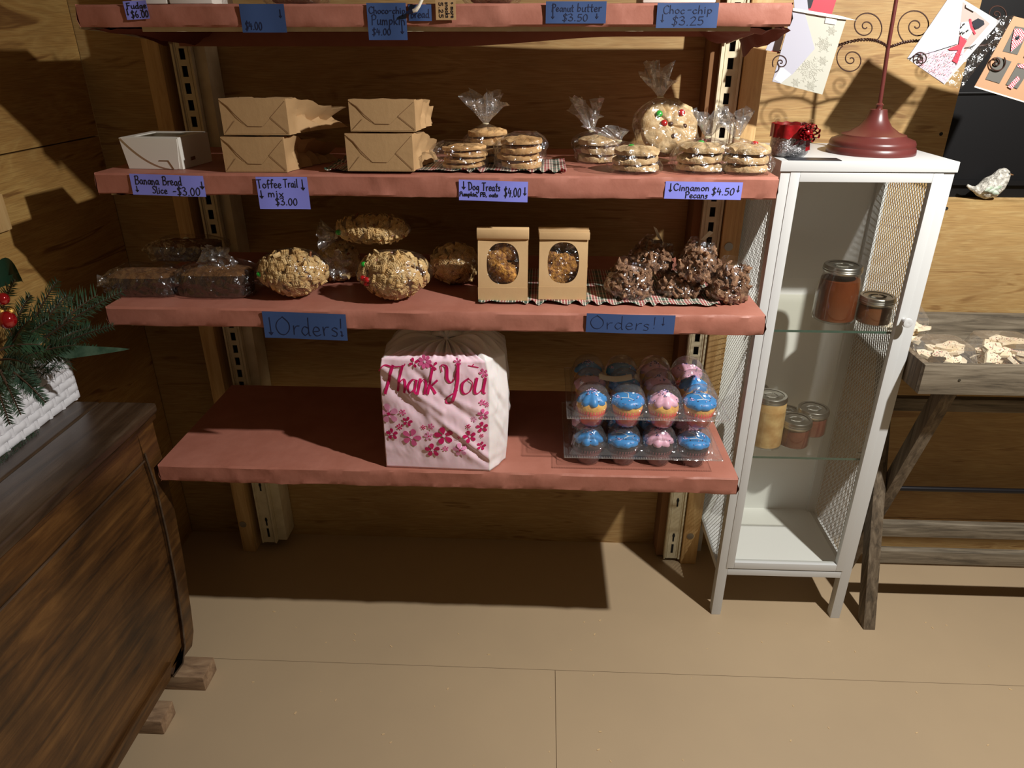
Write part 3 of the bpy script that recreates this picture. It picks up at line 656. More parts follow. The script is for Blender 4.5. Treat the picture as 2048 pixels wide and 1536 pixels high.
# ================================================================== TRAY TABLE, RIGHT
tt = thing('tray_table', 'weathered grey wood tray table on folding X legs, right of the cabinet', 'table', (1.2, 1.54, 0))
TX0, TX1, TY0, TY1, TZ0, TZ1 = -.402, .40, -.16, .165, .688, .755
obj('front_board', MB().box(TX0, TX1, TY0, TY0+.014, TZ0, TZ1), M['graywood'], tt, bevel=.0015)
obj('back_board', MB().box(TX0, TX1, TY1-.014, TY1, TZ0, TZ1+.004), M['graywood'], tt, bevel=.0015)
obj('end_board', MB().box(TX0, TX0+.014, TY0+.014, TY1-.014, TZ0, TZ1), M['graywoodz'], tt, bevel=.0015)
obj('end_board', MB().box(TX1-.014, TX1, TY0+.014, TY1-.014, TZ0, TZ1), M['graywoodz'], tt, bevel=.0015)
obj('tray_bottom', MB().box(TX0+.014, TX1-.014, TY0+.014, TY1-.014, TZ0+.004, TZ0+.012), M['graywood'], tt)
obj('screw_head', MB().lathe([(0, -.001), (.003, -.001), (.003, .001)], 10, T(-.325, TY0, .722, rx=PI/2)), M['darkin'], tt)
def leg(x0, x1, ya, yb_):
    L = .686; s = .019
    mb = MB(); mb.add([(x, y + d, z) for x in (x0, x1) for y, z in ((ya, 0), (yb_, L)) for d in (-s, s)], [(0,1,3,2), (4,6,7,5), (0,4,5,1), (2,3,7,6), (0,2,6,4), (1,5,7,3)])
    return mb
for xa in (-.359, .329):
    obj('leg', leg(xa, xa+.030, -.11, .125), M['graywoodz'], tt, bevel=.002)
for xa in (-.327, .297):
    obj('leg', leg(xa, xa+.030, .125, -.11), M['graywoodz'], tt, bevel=.002)
yA = lambda z: -.11 + .235*z/.686
obj('stretcher', MB().box(-.329, .329, yA(.18)-.012, yA(.18)+.008, .160, .199), M['graywood'], tt, bevel=.002)
obj('stretcher', MB().box(-.297, .297, .015-yA(.18)-.010+0, .015-yA(.18)+.012, .158, .200), M['graywood'], tt, bevel=.002)
obj('stretcher', MB().box(-.329, .329, yA(.56)-.012, yA(.56)+.008, .53, .565), M['graywood'], tt, bevel=.002)
obj('pivot_rod', MB().tube([(-.36, yA(.343), .343), (.36, yA(.343), .343)], .0065, 12), M['rod'], tt)

# ================================================================== GOODS: shared builders
def film_shell(w, d, h, seed=0, lean=(0, 0), tuft=.05, tw=.035, neck=.08, plump=.55, pleat=.22, rough=.06, corner=.6, tuft_rot=0):
    """closed cellophane bag: full body, gathered neck, flared crinkled tuft.  origin at base centre"""
    mb = MB(); nu = 56; body = 16
    def ring(t):   # radius factor of body
        if t < .12: return .86 + .14*math.sin(t/.12*PI/2)
        if t < plump: return 1
        q = (t-plump)/(1-plump); return max(neck, (1-q**1.9)*1.0 + neck*q)
    def fn(a, b):
        k = b*(body-1); t = k/(body-1); th = 2*PI*a
        c, s = math.cos(th), math.sin(th); e = corner
        sx = math.copysign(abs(c)**e, c); sy = math.copysign(abs(s)**e, s)
        r = ring(t); f = 1 + (nz((c*2, s*2, t*3), 1.3, seed))*rough*2 + pleat*.5*max(0, t-plump)/(1-plump)*math.sin(th*11+seed)*.5
        f += .03*abs(nz((c*3, s*3, t*5), 2.4, seed+1))
        x = w/2*sx*r*f + lean[0]*t*t; y = d/2*sy*r*f + lean[1]*t*t
        return (x, y, .0006 + h*t)
    mb.grid(fn, nu, body, wrap=True)
    o = len(mb.v); mb.add([(0, 0, .0004)], [])
    for i in range(nu): mb.f.append([o, (i+1) % nu, i]); mb.m.append(0)
    tf = None
    if tuft > 0:
        tf = MB(); nr = 9
        def ft(a, b):
            th = 2*PI*a; c, s = math.cos(th), math.sin(th)
            rr_ = (neck*w*.45)*(1-b) + tw*b**.8
            pl = 1 + .55*math.sin(th*5+seed)*b + .35*math.sin(th*13+seed*2)*b
            zz = tuft*b*(1+.35*math.sin(th*3+seed*1.3)*b + .2*nz((c*3, s*3, b), 2, seed+4))
            x = rr_*c*pl; y = rr_*s*pl*.6
            return (lean[0]+x + math.sin(tuft_rot)*zz, lean[1]+y, h + math.cos(tuft_rot)*zz)
        tf.grid(ft, nu, nr, wrap=True)
    return mb, tf
def bag(name, label, group, loc, w, d, h, rot=None, tie=True, **kw):
    t = thing(name, label, 'bag', loc, rot=rot, group=group)
    mb, tf = film_shell(w, d, h, **kw)
    obj('film', mb, M['film'], t, sharp=180)
    if tf: 
        obj('tuft', tf, M['filmw'], t, sharp=180)
        if tie:
            lx, ly = kw.get('lean', (0, 0)); r = kw.get('neck', .08)*w*.5
            obj('tie', MB().tube([(lx+r*1.1*math.cos(a*PI/6), ly+r*math.sin(a*PI/6), h) for a in range(13)] , .0012, 5), M['cream'], t)
    return t
def cookie_mesh(r, th, seed, dome=.35, jag=.06, nu=40, nv=9):
    mb = MB()
    def fn(a, b):
        ang = 2*PI*a; c, s = math.cos(ang), math.sin(ang)
        if b < .35: q = b/.35; rr_ = r*q; z = 0
        elif b < .65: q = (b-.35)/.3; rr_ = r*(1+.035*math.sin(q*PI)); z = th*.75*q
        else: q = (b-.65)/.35; rr_ = r*(1-q); z = th*(.75+dome*(1-(1-q)**2.2))
        e = 1 + jag*nz((c*1.4, s*1.4, 0), 2.2, seed) if rr_ > .1*r else 1
        x, y = rr_*c*e, rr_*s*e
        if b > .45: z += th*.22*nz((x, y, seed), 90, seed) - th*.30*max(0, .16-abs(nz((x, y, seed), 50, seed+3)))/.16
        return (x, y, z)
    mb.grid(fn, nu, nv, wrap=True); return mb
def add_candies(o, spec, r, z):
    for (x, y, col) in spec:
        c = obj('candy', MB().ball((0, 0, 0), (.0065, .0065, .0038), 12, 8), M['candyg' if col == 'g' else 'candyr'], o, loc=(x*r, y*r, z))
        c['label'] = ('green' if col == 'g' else 'red') + ' candy'

# ---- white bakery box
cx, cy, w, h = place(264, 272, 383, 338, Z2, .10)
bx = thing('bakery_box', 'white cardboard bakery box at the left end of the second shelf', 'box', (cx-.0, atz(320, 338, Z2).y, Z2), rz=math.radians(-3)); w = .108; h = .054; dpt = .105
tp = .004
mb = MB(); t1 = .0012
P = lambda x, y, z: (x, y, z)
mb.add([(-w/2+tp, 0, 0), (w/2, 0, 0), (w/2+tp, dpt, 0), (-w/2+tp, dpt, 0), (-w/2-tp, .0, h), (w/2, 0, h), (w/2+tp, dpt, h), (-w/2-tp*.5, dpt, h)], [(3,2,1,0), (0,1,5,4), (1,2,6,5), (2,3,7,6), (3,0,4,7)])
obj('walls', mb, M['card'], bx, smooth=False)
lid = MB(); e = .016
for (xa, xb, ya, yb_) in ((-w/2, w/2, .0, e), (-w/2, w/2, dpt-e, dpt), (-w/2, -w/2+e, e, dpt-e), (w/2-e, w/2, e, dpt-e)): lid.box(xa, xb, ya, yb_, h-.0004, h+.0012)
obj('lid_frame', lid, M['card'], bx); obj('window', MB().box(-w/2+e, w/2-e, e, dpt-e, h, h+.0004), M['pane'], bx)
arc = [(-w/2+.0+.9*w*q, h*(1-(1-(1-q)**2.1))) for q in [i/14 for i in range(15)]]
fl_ = [(x, z) for x, z in arc]; poly = [(-w/2, h)] + fl_[1:] + [(w/2-.006, .0015), (w/2-.001, h-.001)]
obj('tuck_flap', MB().prism(poly, .0014, T(0, -.0016, 0)), M['card'], bx, smooth=False)
obj('tab', MB().prism([(.012, .016), (.030, .016), (.038, .001), (.036, .001), (.029, .0145), (.012, .0145)], .0006, T(0, -.0024, 0)), M['kraftin'], bx)
obj('side_slot', MB().box(w/2+tp*.6, w/2+tp*.6+.0006, .03, .045, .012, .018), M['kraftin'], bx)

# ---- kraft lunch bags lying on their backs, bottoms to the front
def lunch_bag(label, u0, v0, u1, v1, z, side, seed, depth=.15, yoff=0):
    p = atz((u0+u1)/2, v1, z) if yoff == 0 else Vector((0, yoff, 0)); yf = p.y
    a, b = aty(u0, v1, yf), aty(u1, v1, yf); w = b.x-a.x; h = aty(u0, v0, yf).z - z - .0015
    t = thing('lunch_bag', label, 'bag', ((a.x+b.x)/2, yf, z), group='kraft lunch bags lying on the second shelf')
    mb = MB(); nu, nv = 40, 14
    def sec(a_, t_):   # rounded rectangle section, squashing toward the mouth
        hh = h*(1-.50*t_**1.5); ww = w*(1+.06*t_); per = a_*4; k = int(per) % 4; q = per-int(per)
        c = [(-.5, 0), (.5, 0), (.5, 1), (-.5, 1), (-.5, 0)]
        x = (c[k][0]*(1-q)+c[k+1][0]*q)*ww; z_ = (c[k][1]*(1-q)+c[k+1][1]*q)*hh
        if k in (1, 3) and t_ > .02: x += (-1 if k == 1 else 1)*.028*t_*(1-abs(2*q-1))*side
        cr = nz((x*3+seed, t_*1.4, z_*4), 9, seed)*.010*min(1, t_*2.5) + abs(nz((x, t_, z_), 30, seed))*.006*min(1, t_*3)
        return Vector((x + side*.052*t_*t_ + cr, depth*t_, max(.0004, z_*(1) + cr*.8*(1 if z_ > .004 else 0) + .012*t_*(z_ > h*.2)*nz((x*2, t_, 1), 8, seed))))
    mb.grid(lambda a_, b_: sec(a_, b_), nu, nv, wrap=True)
    mb.add([sec(i/nu, 0) for i in range(nu)], [tuple(range(nu))])
    obj('paper', mb, M['kraft'], t, sharp=28)
    q = .0006
    H = h; x0 = -w/2
    f1 = [(x0+.001, H-.002), (x0+.39*w, H*.24), (x0+.61*w, H*.24), (x0+.74*w, H*.49), (x0+.985*w, H-.004), (x0+.98*w, H-.001)]
    obj('bottom_flap', MB().prism(f1, q, T(0, -q-.0002, 0)), M['kraft'], t, smooth=False)
    f2 = [(x0+.002, .002), (x0+.20*w, H*.40), (x0+.39*w, H*.235), (x0+.61*w, H*.235), (x0+.74*w, H*.48), (x0+.99*w, .003)]
    obj('bottom_flap', MB().prism(f2, q*.5, T(0, -q*.5-.0001, 0)), M['kraft'], t, smooth=False)
    ln = MB(); fn = lambda x, z_: (x, -q*2.0, z_)
    ribbon(ln, [(x0+.003, H-.004), (x0+.12*w, H*.79), (x0+.24*w, H*.50), (x0+.385*w, H*.25)], [.0004, .0014, .0016, .0007], fn)
    ribbon(ln, [(x0+.385*w, H*.25), (x0+.60*w, H*.245)], .0007, fn)
    ribbon(ln, [(x0+.985*w, H-.004), (x0+.74*w, H*.49)], .0007, fn); ribbon(ln, [(x0+.74*w, H*.49), (x0+.985*w, .004)], .0011, fn); ribbon(ln, [(x0+.004, .004), (x0+.19*w, H*.40)], .0006, fn)
    obj('crease', ln, M['kraftin'], t, smooth=False)  # dark ribbons paint the shade along the fold lines, heaviest under left flap edge
    return t
lb = lunch_bag('lower kraft lunch bag of the left stack on the second shelf', 452, 272, 575, 345, Z2, 1, 3)
zl = aty(500, 272, lb.location.y).z
lunch_bag('upper kraft lunch bag of the left stack, nearest the white bakery box', 449, 195, 580, 275, zl+.001, 1.15, 8, yoff=lb.location.y+.001)
lb = lunch_bag('lower kraft lunch bag of the right stack, standing on the plaid cloth', 696, 265, 828, 343, Z2+.004, .35, 12)
zl = aty(760, 265, lb.location.y).z
lunch_bag('upper kraft lunch bag of the right stack, above the plaid cloth', 702, 197, 832, 267, zl+.001, .12, 17, yoff=lb.location.y+.001)

# ---- plaid cloths
def cloth(label, x0, x1, y0, y1, z, seed, skirt=.012):
    w, d = x1-x0, y1-y0
    mb = MB()
    def fn(a, b):
        x = a*w; y = b*d
        e = min(1, max(0, (b-.0)/.08)) ; e2 = min(a, 1-a)/.05; edge = min(1, e, e2)
        zz = .0012 + .0016*(1+nz((x, y, 0), 25, seed))
        if edge < 1:
            ru = math.sin((x if b < .1 else y)*190 + 7*nz((x, y, 2), 14, seed))*(.5+nz((x,y,4),18,seed))
            zz = .0042*(1-edge)*(1+ru) + zz*edge*.6 + .0006; y += .004*ru*(1-edge)
        return (x, y, zz)
    mb.grid(fn, 170, 26)
    o = obj('plaid_cloth', mb, M['plaid'], loc=(x0, y0, z), sharp=180)
    md = o.modifiers.new('thickness', 'SOLIDIFY'); md.thickness = .0008; md.offset = 1
    return tag(o, label, 'cloth', 'ruffled red, green and cream plaid cloths under the goods')
p, q = atz(648, 344, Z2), atz(1132, 346, Z2)
cloth('ruffled plaid cloth on the second shelf under kraft bags and dog treats', p.x, q.x, p.y-.001, 1.46, Z2, 1)
p, q = atz(956, 608, Z3), atz(1438, 611, Z3)
cloth('ruffled plaid cloth on the third shelf under window bags and pecans', p.x, q.x, p.y, 1.52, Z3, 2)

# ---- bags of dog treat cookies
def cookie_stack(n, cx, cy, z, r, th, mat, seed, where, words, cat='cookie', group='', cand=None, spread=.006):
    rr = random.Random(seed)
    for i in range(n):
        o = obj('cookie', cookie_mesh(r*rr.uniform(.95, 1.03), th, seed*10+i), M[mat], loc=(cx+rr.uniform(-spread, spread), cy+rr.uniform(-spread, spread)*.5, z+i*th*1.04), rot=(rr.uniform(-.05, .05), rr.uniform(-.06, .06), rr.uniform(0, 6)))
        nm = {0: 'lowest', n-1: 'topmost'}.get(i, ('second' if i == 1 else 'third') + ' from the bottom')
        tag(o, f'{words} {where}, {nm} in the stack'.replace('  ', ' '), cat, group)
        if cand and i == n-1: add_candies(o, cand, r, th*1.02); o.rotation_euler = (0, 0, 0)
DG = 'dog treat cookies stacked in clear bags'
ZP = Z2+.004
for nm, (u0, v0, u1, v1), n, dy, lab, lean, tu, tz in (
    ('left', (868, 282, 975, 341), 4, .0, 'in the left dog treat bag', (-.012, 0), 0, 0),
    ('back', (945, 263, 1012, 322), 4, .075, 'in the back dog treat bag', (-.004, 0), .045, 0),
    ('right', (986, 278, 1090, 344), 4, .0, 'in the right dog treat bag', (.01, 0), 0, 0)):
    cx, cy, w, h = place(u0, v0, u1, v1, ZP, .085)
    cy = atz((u0+u1)/2, 341, ZP).y + .045 + dy
    if nm == 'back': w = .09; h = .068
    if nm == 'right': h = .060
    r = min(w*.40, .039)
    bag('cookie_bag', f'clear bag of stacked round dog treats, {nm} of three on plaid cloth', 'cellophane bags of dog treats', (cx, cy, ZP), w*1.0, .088, h, seed=len(nm), lean=lean, tuft=tu, tw=.028, neck=.1 if tu else .45, plump=.5)
    th = (h-.004)/n/1.14
    cookie_stack(n, cx+(.006 if nm == 'left' else 0), cy, ZP+.002, r, th, 'cookie', len(nm)+3, lab, 'pale brown treat', group=DG, spread=.004)
# ---- bags of big decorated cookies
CG = 'big holiday cookies in clear bags'
specs = [('far left', (1150, 262, 1243, 330), 'leftmost', .04, (-.014, 0), -.25, [(.1, .2, 'g')], .048, 0),
         ('second', (1216, 282, 1326, 351), 'second', 0, (-.03, 0), -.9, [(-.3, -.1, 'g')], .03, 0),
         ('fourth', (1347, 274, 1456, 351), 'fourth', 0, (.012, 0), .1, [(-.1, 0, 'g'), (.1, .4, 'r')], .035, 0),
         ('right', (1450, 278, 1560, 356), 'rightmost', 0, (-.02, 0), -.35, [(.3, 0, 'r')], .04, 0)]
for nm, (u0, v0, u1, v1), pos, dy, lean, tr, cand, tu, _ in specs:
    cx, cy, w, h = place(u0, v0, u1, v1, Z2, .095)
    if nm == 'right': cx -= .004; w -= .004
    cy = max(cy, 1.285 + .048)
    r = w*.42; th = (h-.006)/3/1.14
    bag('cookie_bag', f'clear bag of three stacked holiday cookies, {pos} of the second shelf cookie bags', 'cellophane bags of holiday cookies', (cx, cy, Z2), w, .096, h, seed=len(nm)*3+1, lean=lean, tuft=tu, tw=.024, neck=.09, plump=.62, tuft_rot=tr)
    cookie_stack(3, cx+.002, cy, Z2+.002, r, th, 'cookie2', len(nm)+21, f'in the {pos} holiday cookie bag', 'sugar cookie', group=CG, cand=cand, spread=.003)
# the one standing cookie, face to the front
p = aty(1338, 256, 1.43)
rot = (math.radians(66), 0, math.radians(6)); r = .052
bt = bag('cookie_bag', 'clear bag with one large candy-dotted cookie facing front, above its neighbours', 'cellophane bags of holiday cookies', (p.x, 1.435, p.z-.058), .118, .066, .112, seed=5, lean=(-.02, .0), tuft=.045, tw=.022, neck=.08, plump=.6, tuft_rot=-.15, rough=.05)
big = obj('cookie', cookie_mesh(r, .017, 77, nu=56, nv=13), M['cookie2'], loc=(p.x, 1.437, p.z), rot=rot)
tag(big, 'large round cookie facing front with green and red candies', 'cookie', CG); add_candies(big, [(-.42, .38, 'g'), (.40, .42, 'r'), (-.25, .05, 'r')], r, .018)
for x, y in ((.0, .03), (.5, -.05), (.1, -.4)): obj('chip', MB().ball((x*r, y*r, .0165), (.005, .0045, .003)), M['chip'], big)
c = obj('cookie', cookie_mesh(r*.96, .017, 78), M['cookie2'], loc=(p.x+.001, 1.458, p.z-.008), rot=rot); tag(c, 'plain cookie standing right behind the large candy-dotted cookie', 'cookie', CG)

# ---- banana bread slices in cellophane (third shelf, left)
def loaf(label, u0, v0, u1, v1, z, rz=0, yc=None, film_w=1.18, seed=0, tip=None):
    cx, cy, w, h = place(u0, v0, u1, v1, z, .085)
    if yc: cy = yc; a, b = aty(u0, (v0+v1)/2, cy-.03), aty(u1, (v0+v1)/2, cy-.03); cx = (a.x+b.x)/2; w = b.x-a.x; h = aty((u0+u1)/2, v0, cy).z - z
    lw, ld_, lh = w/film_w, .070, h*.82
    t = thing('bread_bag', label, 'bag', (cx, cy, z), rz=rz, group='cellophane bags of banana bread on the third shelf')
    mb, _ = film_shell(w, .090, h, seed=seed, tuft=0, neck=.55, plump=.35, corner=.45, rough=.05)
    obj('film', mb, M['film'], t, sharp=180)
    if tip:
        tf = MB(); s = tip
        tf.grid(lambda a, b: (s*(w*.46 + .028*b), (a-.5)*.05*(1-.5*b), h*.35+.012*math.sin(a*9+b*4)*b+.004*b), 12, 5)
        obj('tuft', tf, M['filmw'], t, sharp=180)
    l = thing('banana_bread', label.replace('cellophane bag of', 'slab of dark banana bread inside the').replace('banana bread,', 'bag,') if False else 'slab of dark banana bread with lighter top ' + {1: 'in the lower left bag', 2: 'in the upper bag', 3: 'in the lower right bag'}[seed], 'bread', (cx, cy, z+.0015), rz=rz, group='slabs of banana bread')
    s = MB(); n = 34
    def fn(a, b):
        th = 2*PI*a; c, sn = math.cos(th), math.sin(th); e = .34
        sx = math.copysign(abs(c)**e, c); sy = math.copysign(abs(sn)**e, sn)
        k = .96 + .04*b; return (lw/2*sx*k, ld_/2*sy*k, lh*.80*b)
    s.grid(fn, n, 5, wrap=True); obj('crust', s, M['loaf_side'], l, sharp=60)
    tpm = MB()
    def ft(a, b):
        th = 2*PI*a; c, sn = math.cos(th), math.sin(th); e = .34; q = 1-b
        sx = math.copysign(abs(c)**e, c)*q; sy = math.copysign(abs(sn)**e, sn)*q
        return (lw/2*sx*1.01, ld_/2*sy*1.01, lh*(.80 + .16*(1-q**4)) + .002*nz((sx*3, sy*2, 0), 2, seed))
    tpm.grid(ft, n, 8, wrap=True); obj('top_crumb', tpm, M['loaf_top'], l, sharp=60)
loaf('cellophane bag of banana bread, lower left of the three', 212, 530, 358, 597, Z3, seed=1, tip=-1)
loaf('cellophane bag of banana bread, lower right of the three with crinkled top', 358, 522, 508, 599, Z3, seed=3, tip=1)
loaf('cellophane bag of banana bread, resting behind on top of the other two', 292, 474, 436, 545, Z3+.052, seed=2, yc=1.405)
# crumpled slack film above the lower right loaf
p = aty(420, 520, 1.31)
sl = MB(); sl.grid(lambda a, b: ((a-.5)*.085*(1-.45*b) + .008*nz((a*5, b*4, 0), 1.5, 9), .012*nz((a*4, b*4, 1), 2, 4), .042*b + .008*nz((a*6, b*3, 2), 1.3, 7)), 18, 12)
obj('slack_film', sl, M['filmw'], bpy.data.objects['bread_bag.001'], loc=(-.002, .006, .050), sharp=180)

# ---- clear bags of snack mix
def base_square():
    mb = MB(); s = .0078
    def fn(a, b): 
        x, y = (a-.5)*2, (b-.5)*2; return (x*s, y*s, .0034*(1-max(abs(x), abs(y))**6) + .0013*max(math.cos(x*14), math.cos(y*14)))
    mb.grid(fn, 13, 13); mb.grid(lambda a, b: (lambda p: (p[0], p[1], -p[2]))(fn(a, b)), 5, 5); return mb
SQ, RG, PZ = base_square(), MB(), MB()
for i in range(10):
    a = 2*PI*i/10
RG.add(*(lambda vs, fs: (vs, fs))([((.0052+.0021*math.cos(b*PI/3))*math.cos(a*PI/5), (.0052+.0021*math.cos(b*PI/3))*math.sin(a*PI/5), .0021*math.sin(b*PI/3)) for a in range(10) for b in range(6)], [(a*6+b, ((a+1) % 10)*6+b, ((a+1) % 10)*6+(b+1) % 6, a*6+(b+1) % 6) for a in range(10) for b in range(6)]))
PZ.tube([(-.009, 0, 0), (-.004, .002, 0), (.004, .002, 0), (.009, -.001, 0)], .0021, 6)
def snack_bag(label, px, z, yc, dpt, seed, shape, cand, tie=None, n=210):
    u0, v0, u1, v1 = px
    a, b = aty(u0, (v0+v1)/2, yc), aty(u1, (v0+v1)/2, yc); w = b.x-a.x; h = aty((u0+u1)/2, v0, yc).z - z; cx = (a.x+b.x)/2
    t = thing('snack_mix_bag', label, 'bag', (cx, yc, z), group='clear tied bags of snack mix on the third shelf')
    def S(th, ph, k=1.0):   # pillow surface
        c, s = math.cos(th)*math.cos(ph), math.sin(ph)
        sx = shape(c, s)
        return Vector((w/2*c*k*sx[0], dpt/2*math.sin(th)*math.cos(ph)*k, h/2 + h/2*s*k*sx[1]))
    mb = MB()
    mb.grid(lambda a_, b_: S(2*PI*a_, -PI/2+PI*b_, 1+.05*nz((math.cos(2*PI*a_)*3, math.sin(2*PI*a_)*3, b_*5), 1.2, seed)), 44, 20, wrap=True)
    obj('film', mb, M['film'], t, sharp=180)
    rr = random.Random(seed); mx = MB()
    for i in range(n):
        front = rr.random() < .8
        th = -PI/2 + rr.uniform(-1.5, 1.5) if front else rr.uniform(0, 2*PI)
        ph = math.asin(rr.uniform(-.98, .98)); q = S(th, ph, rr.uniform(.84, .90))
        rot = Euler((rr.uniform(0, 6.3), rr.uniform(0, 6.3), rr.uniform(0, 6.3)))
        if rr.random() < .85:
            nr = (S(th, ph, 1)-S(th, ph, .8)); nr.normalize(); rot = (nr.to_track_quat('Z', 'Y').to_matrix().to_4x4() @ Euler((rr.uniform(-.32, .32), rr.uniform(-.32, .32), rr.uniform(0, 6))).to_matrix().to_4x4())
        else: rot = rot.to_matrix().to_4x4()
        MM = Matrix.Translation(q) @ rot
        k = rr.random()
        src, mi = (SQ, 0) if k < .66 else (RG, 1) if k < .88 else (PZ, 2)
        mx.cur = mi; mx.add(src.v, src.f, MM)
    mx.cur = 0; mx.add([S(2*PI*i/14, -PI/2+PI*j/8, .80) for j in range(9) for i in range(14)], [(j*14+i, j*14+(i+1) % 14, (j+1)*14+(i+1) % 14, (j+1)*14+i) for j in range(8) for i in range(14)])
    stuff(obj('snack_mix', mx, [M['cereal'], M['cereal2'], M['pretzel']], t, sharp=50))
    for (cu, cv, col) in cand:
        q = S(-PI/2 + cu*1.3, cv, .96)
        c = obj('candy', MB().ball((0, 0, 0), (.0065, .005, .0055), 12, 8), M['candyg' if col == 'g' else 'candyr'], t, loc=q); c['label'] = ('green' if col == 'g' else 'red') + ' candy'
    if tie:
        dx, dz, ln = tie; tm = MB()
        tm.grid(lambda a_, b_: (dx*w/2 + math.copysign(b_*ln, dx), (.008+.02*b_)*math.sin(2*PI*a_)*(1+.3*math.sin(a_*40)*b_), dz*h + (.008+.018*b_)*math.cos(2*PI*a_)*(1+.3*math.sin(a_*52)*b_)), 40, 7, wrap=True)
        obj('tuft', tm, M['filmw'], t, sharp=180)
    return t
heart = lambda c, s: ((1 - .28*max(0, -s)**1.2), 1 - .05*abs(c))
flat = lambda c, s: (1, 1)
snack_bag('clear bag of snack mix tapering to a point, leftmost of the snack mix bags', (514, 497, 664, 606), Z3, 1.325, .105, 1, lambda c, s: (1-.35*max(0, -s)**1.3, 1), [(-.7, .1, 'g')], n=260)
snack_bag('dim clear bag of snack mix half hidden behind, with a white twist facing front', (636, 478, 722, 583), Z3, 1.43, .085, 2, flat, [])
snack_bag('heart-shaped clear bag of snack mix with green and red candies', (712, 498, 866, 605), Z3, 1.315, .11, 3, lambda c, s: (1-.42*max(0, -s)**1.3, 1 - .06*math.cos(c*3)*(s > 0)), [(-.75, .55, 'g'), (-.62, .05, 'r'), (-.50, .02, 'r'), (-.56, -.15, 'r')], n=260)
snack_bag('clear bag of snack mix lying on top of the others', (669, 430, 823, 512), Z3+.098, 1.37, .09, 4, flat, [(-.75, -.1, 'g')], tie=(-.95, .2, .03), n=230)
snack_bag('clear bag of snack mix in shadow, just left of the kraft window bags', (858, 484, 962, 579), Z3, 1.42, .085, 5, flat, [])
p = aty(655, 528, 1.375)
tw_ = MB(); tw_.grid(lambda a, b: ((.006+.020*b)*math.cos(2*PI*a)*(1+.4*math.sin(a*44)*b), -.012*b, (.006+.020*b)*math.sin(2*PI*a)*(1+.4*math.sin(a*38)*b)), 40, 7, wrap=True)
obj('tuft', tw_, M['filmw'], bpy.data.objects['snack_mix_bag.001'], loc=(.008, -.045, .048), sharp=180)

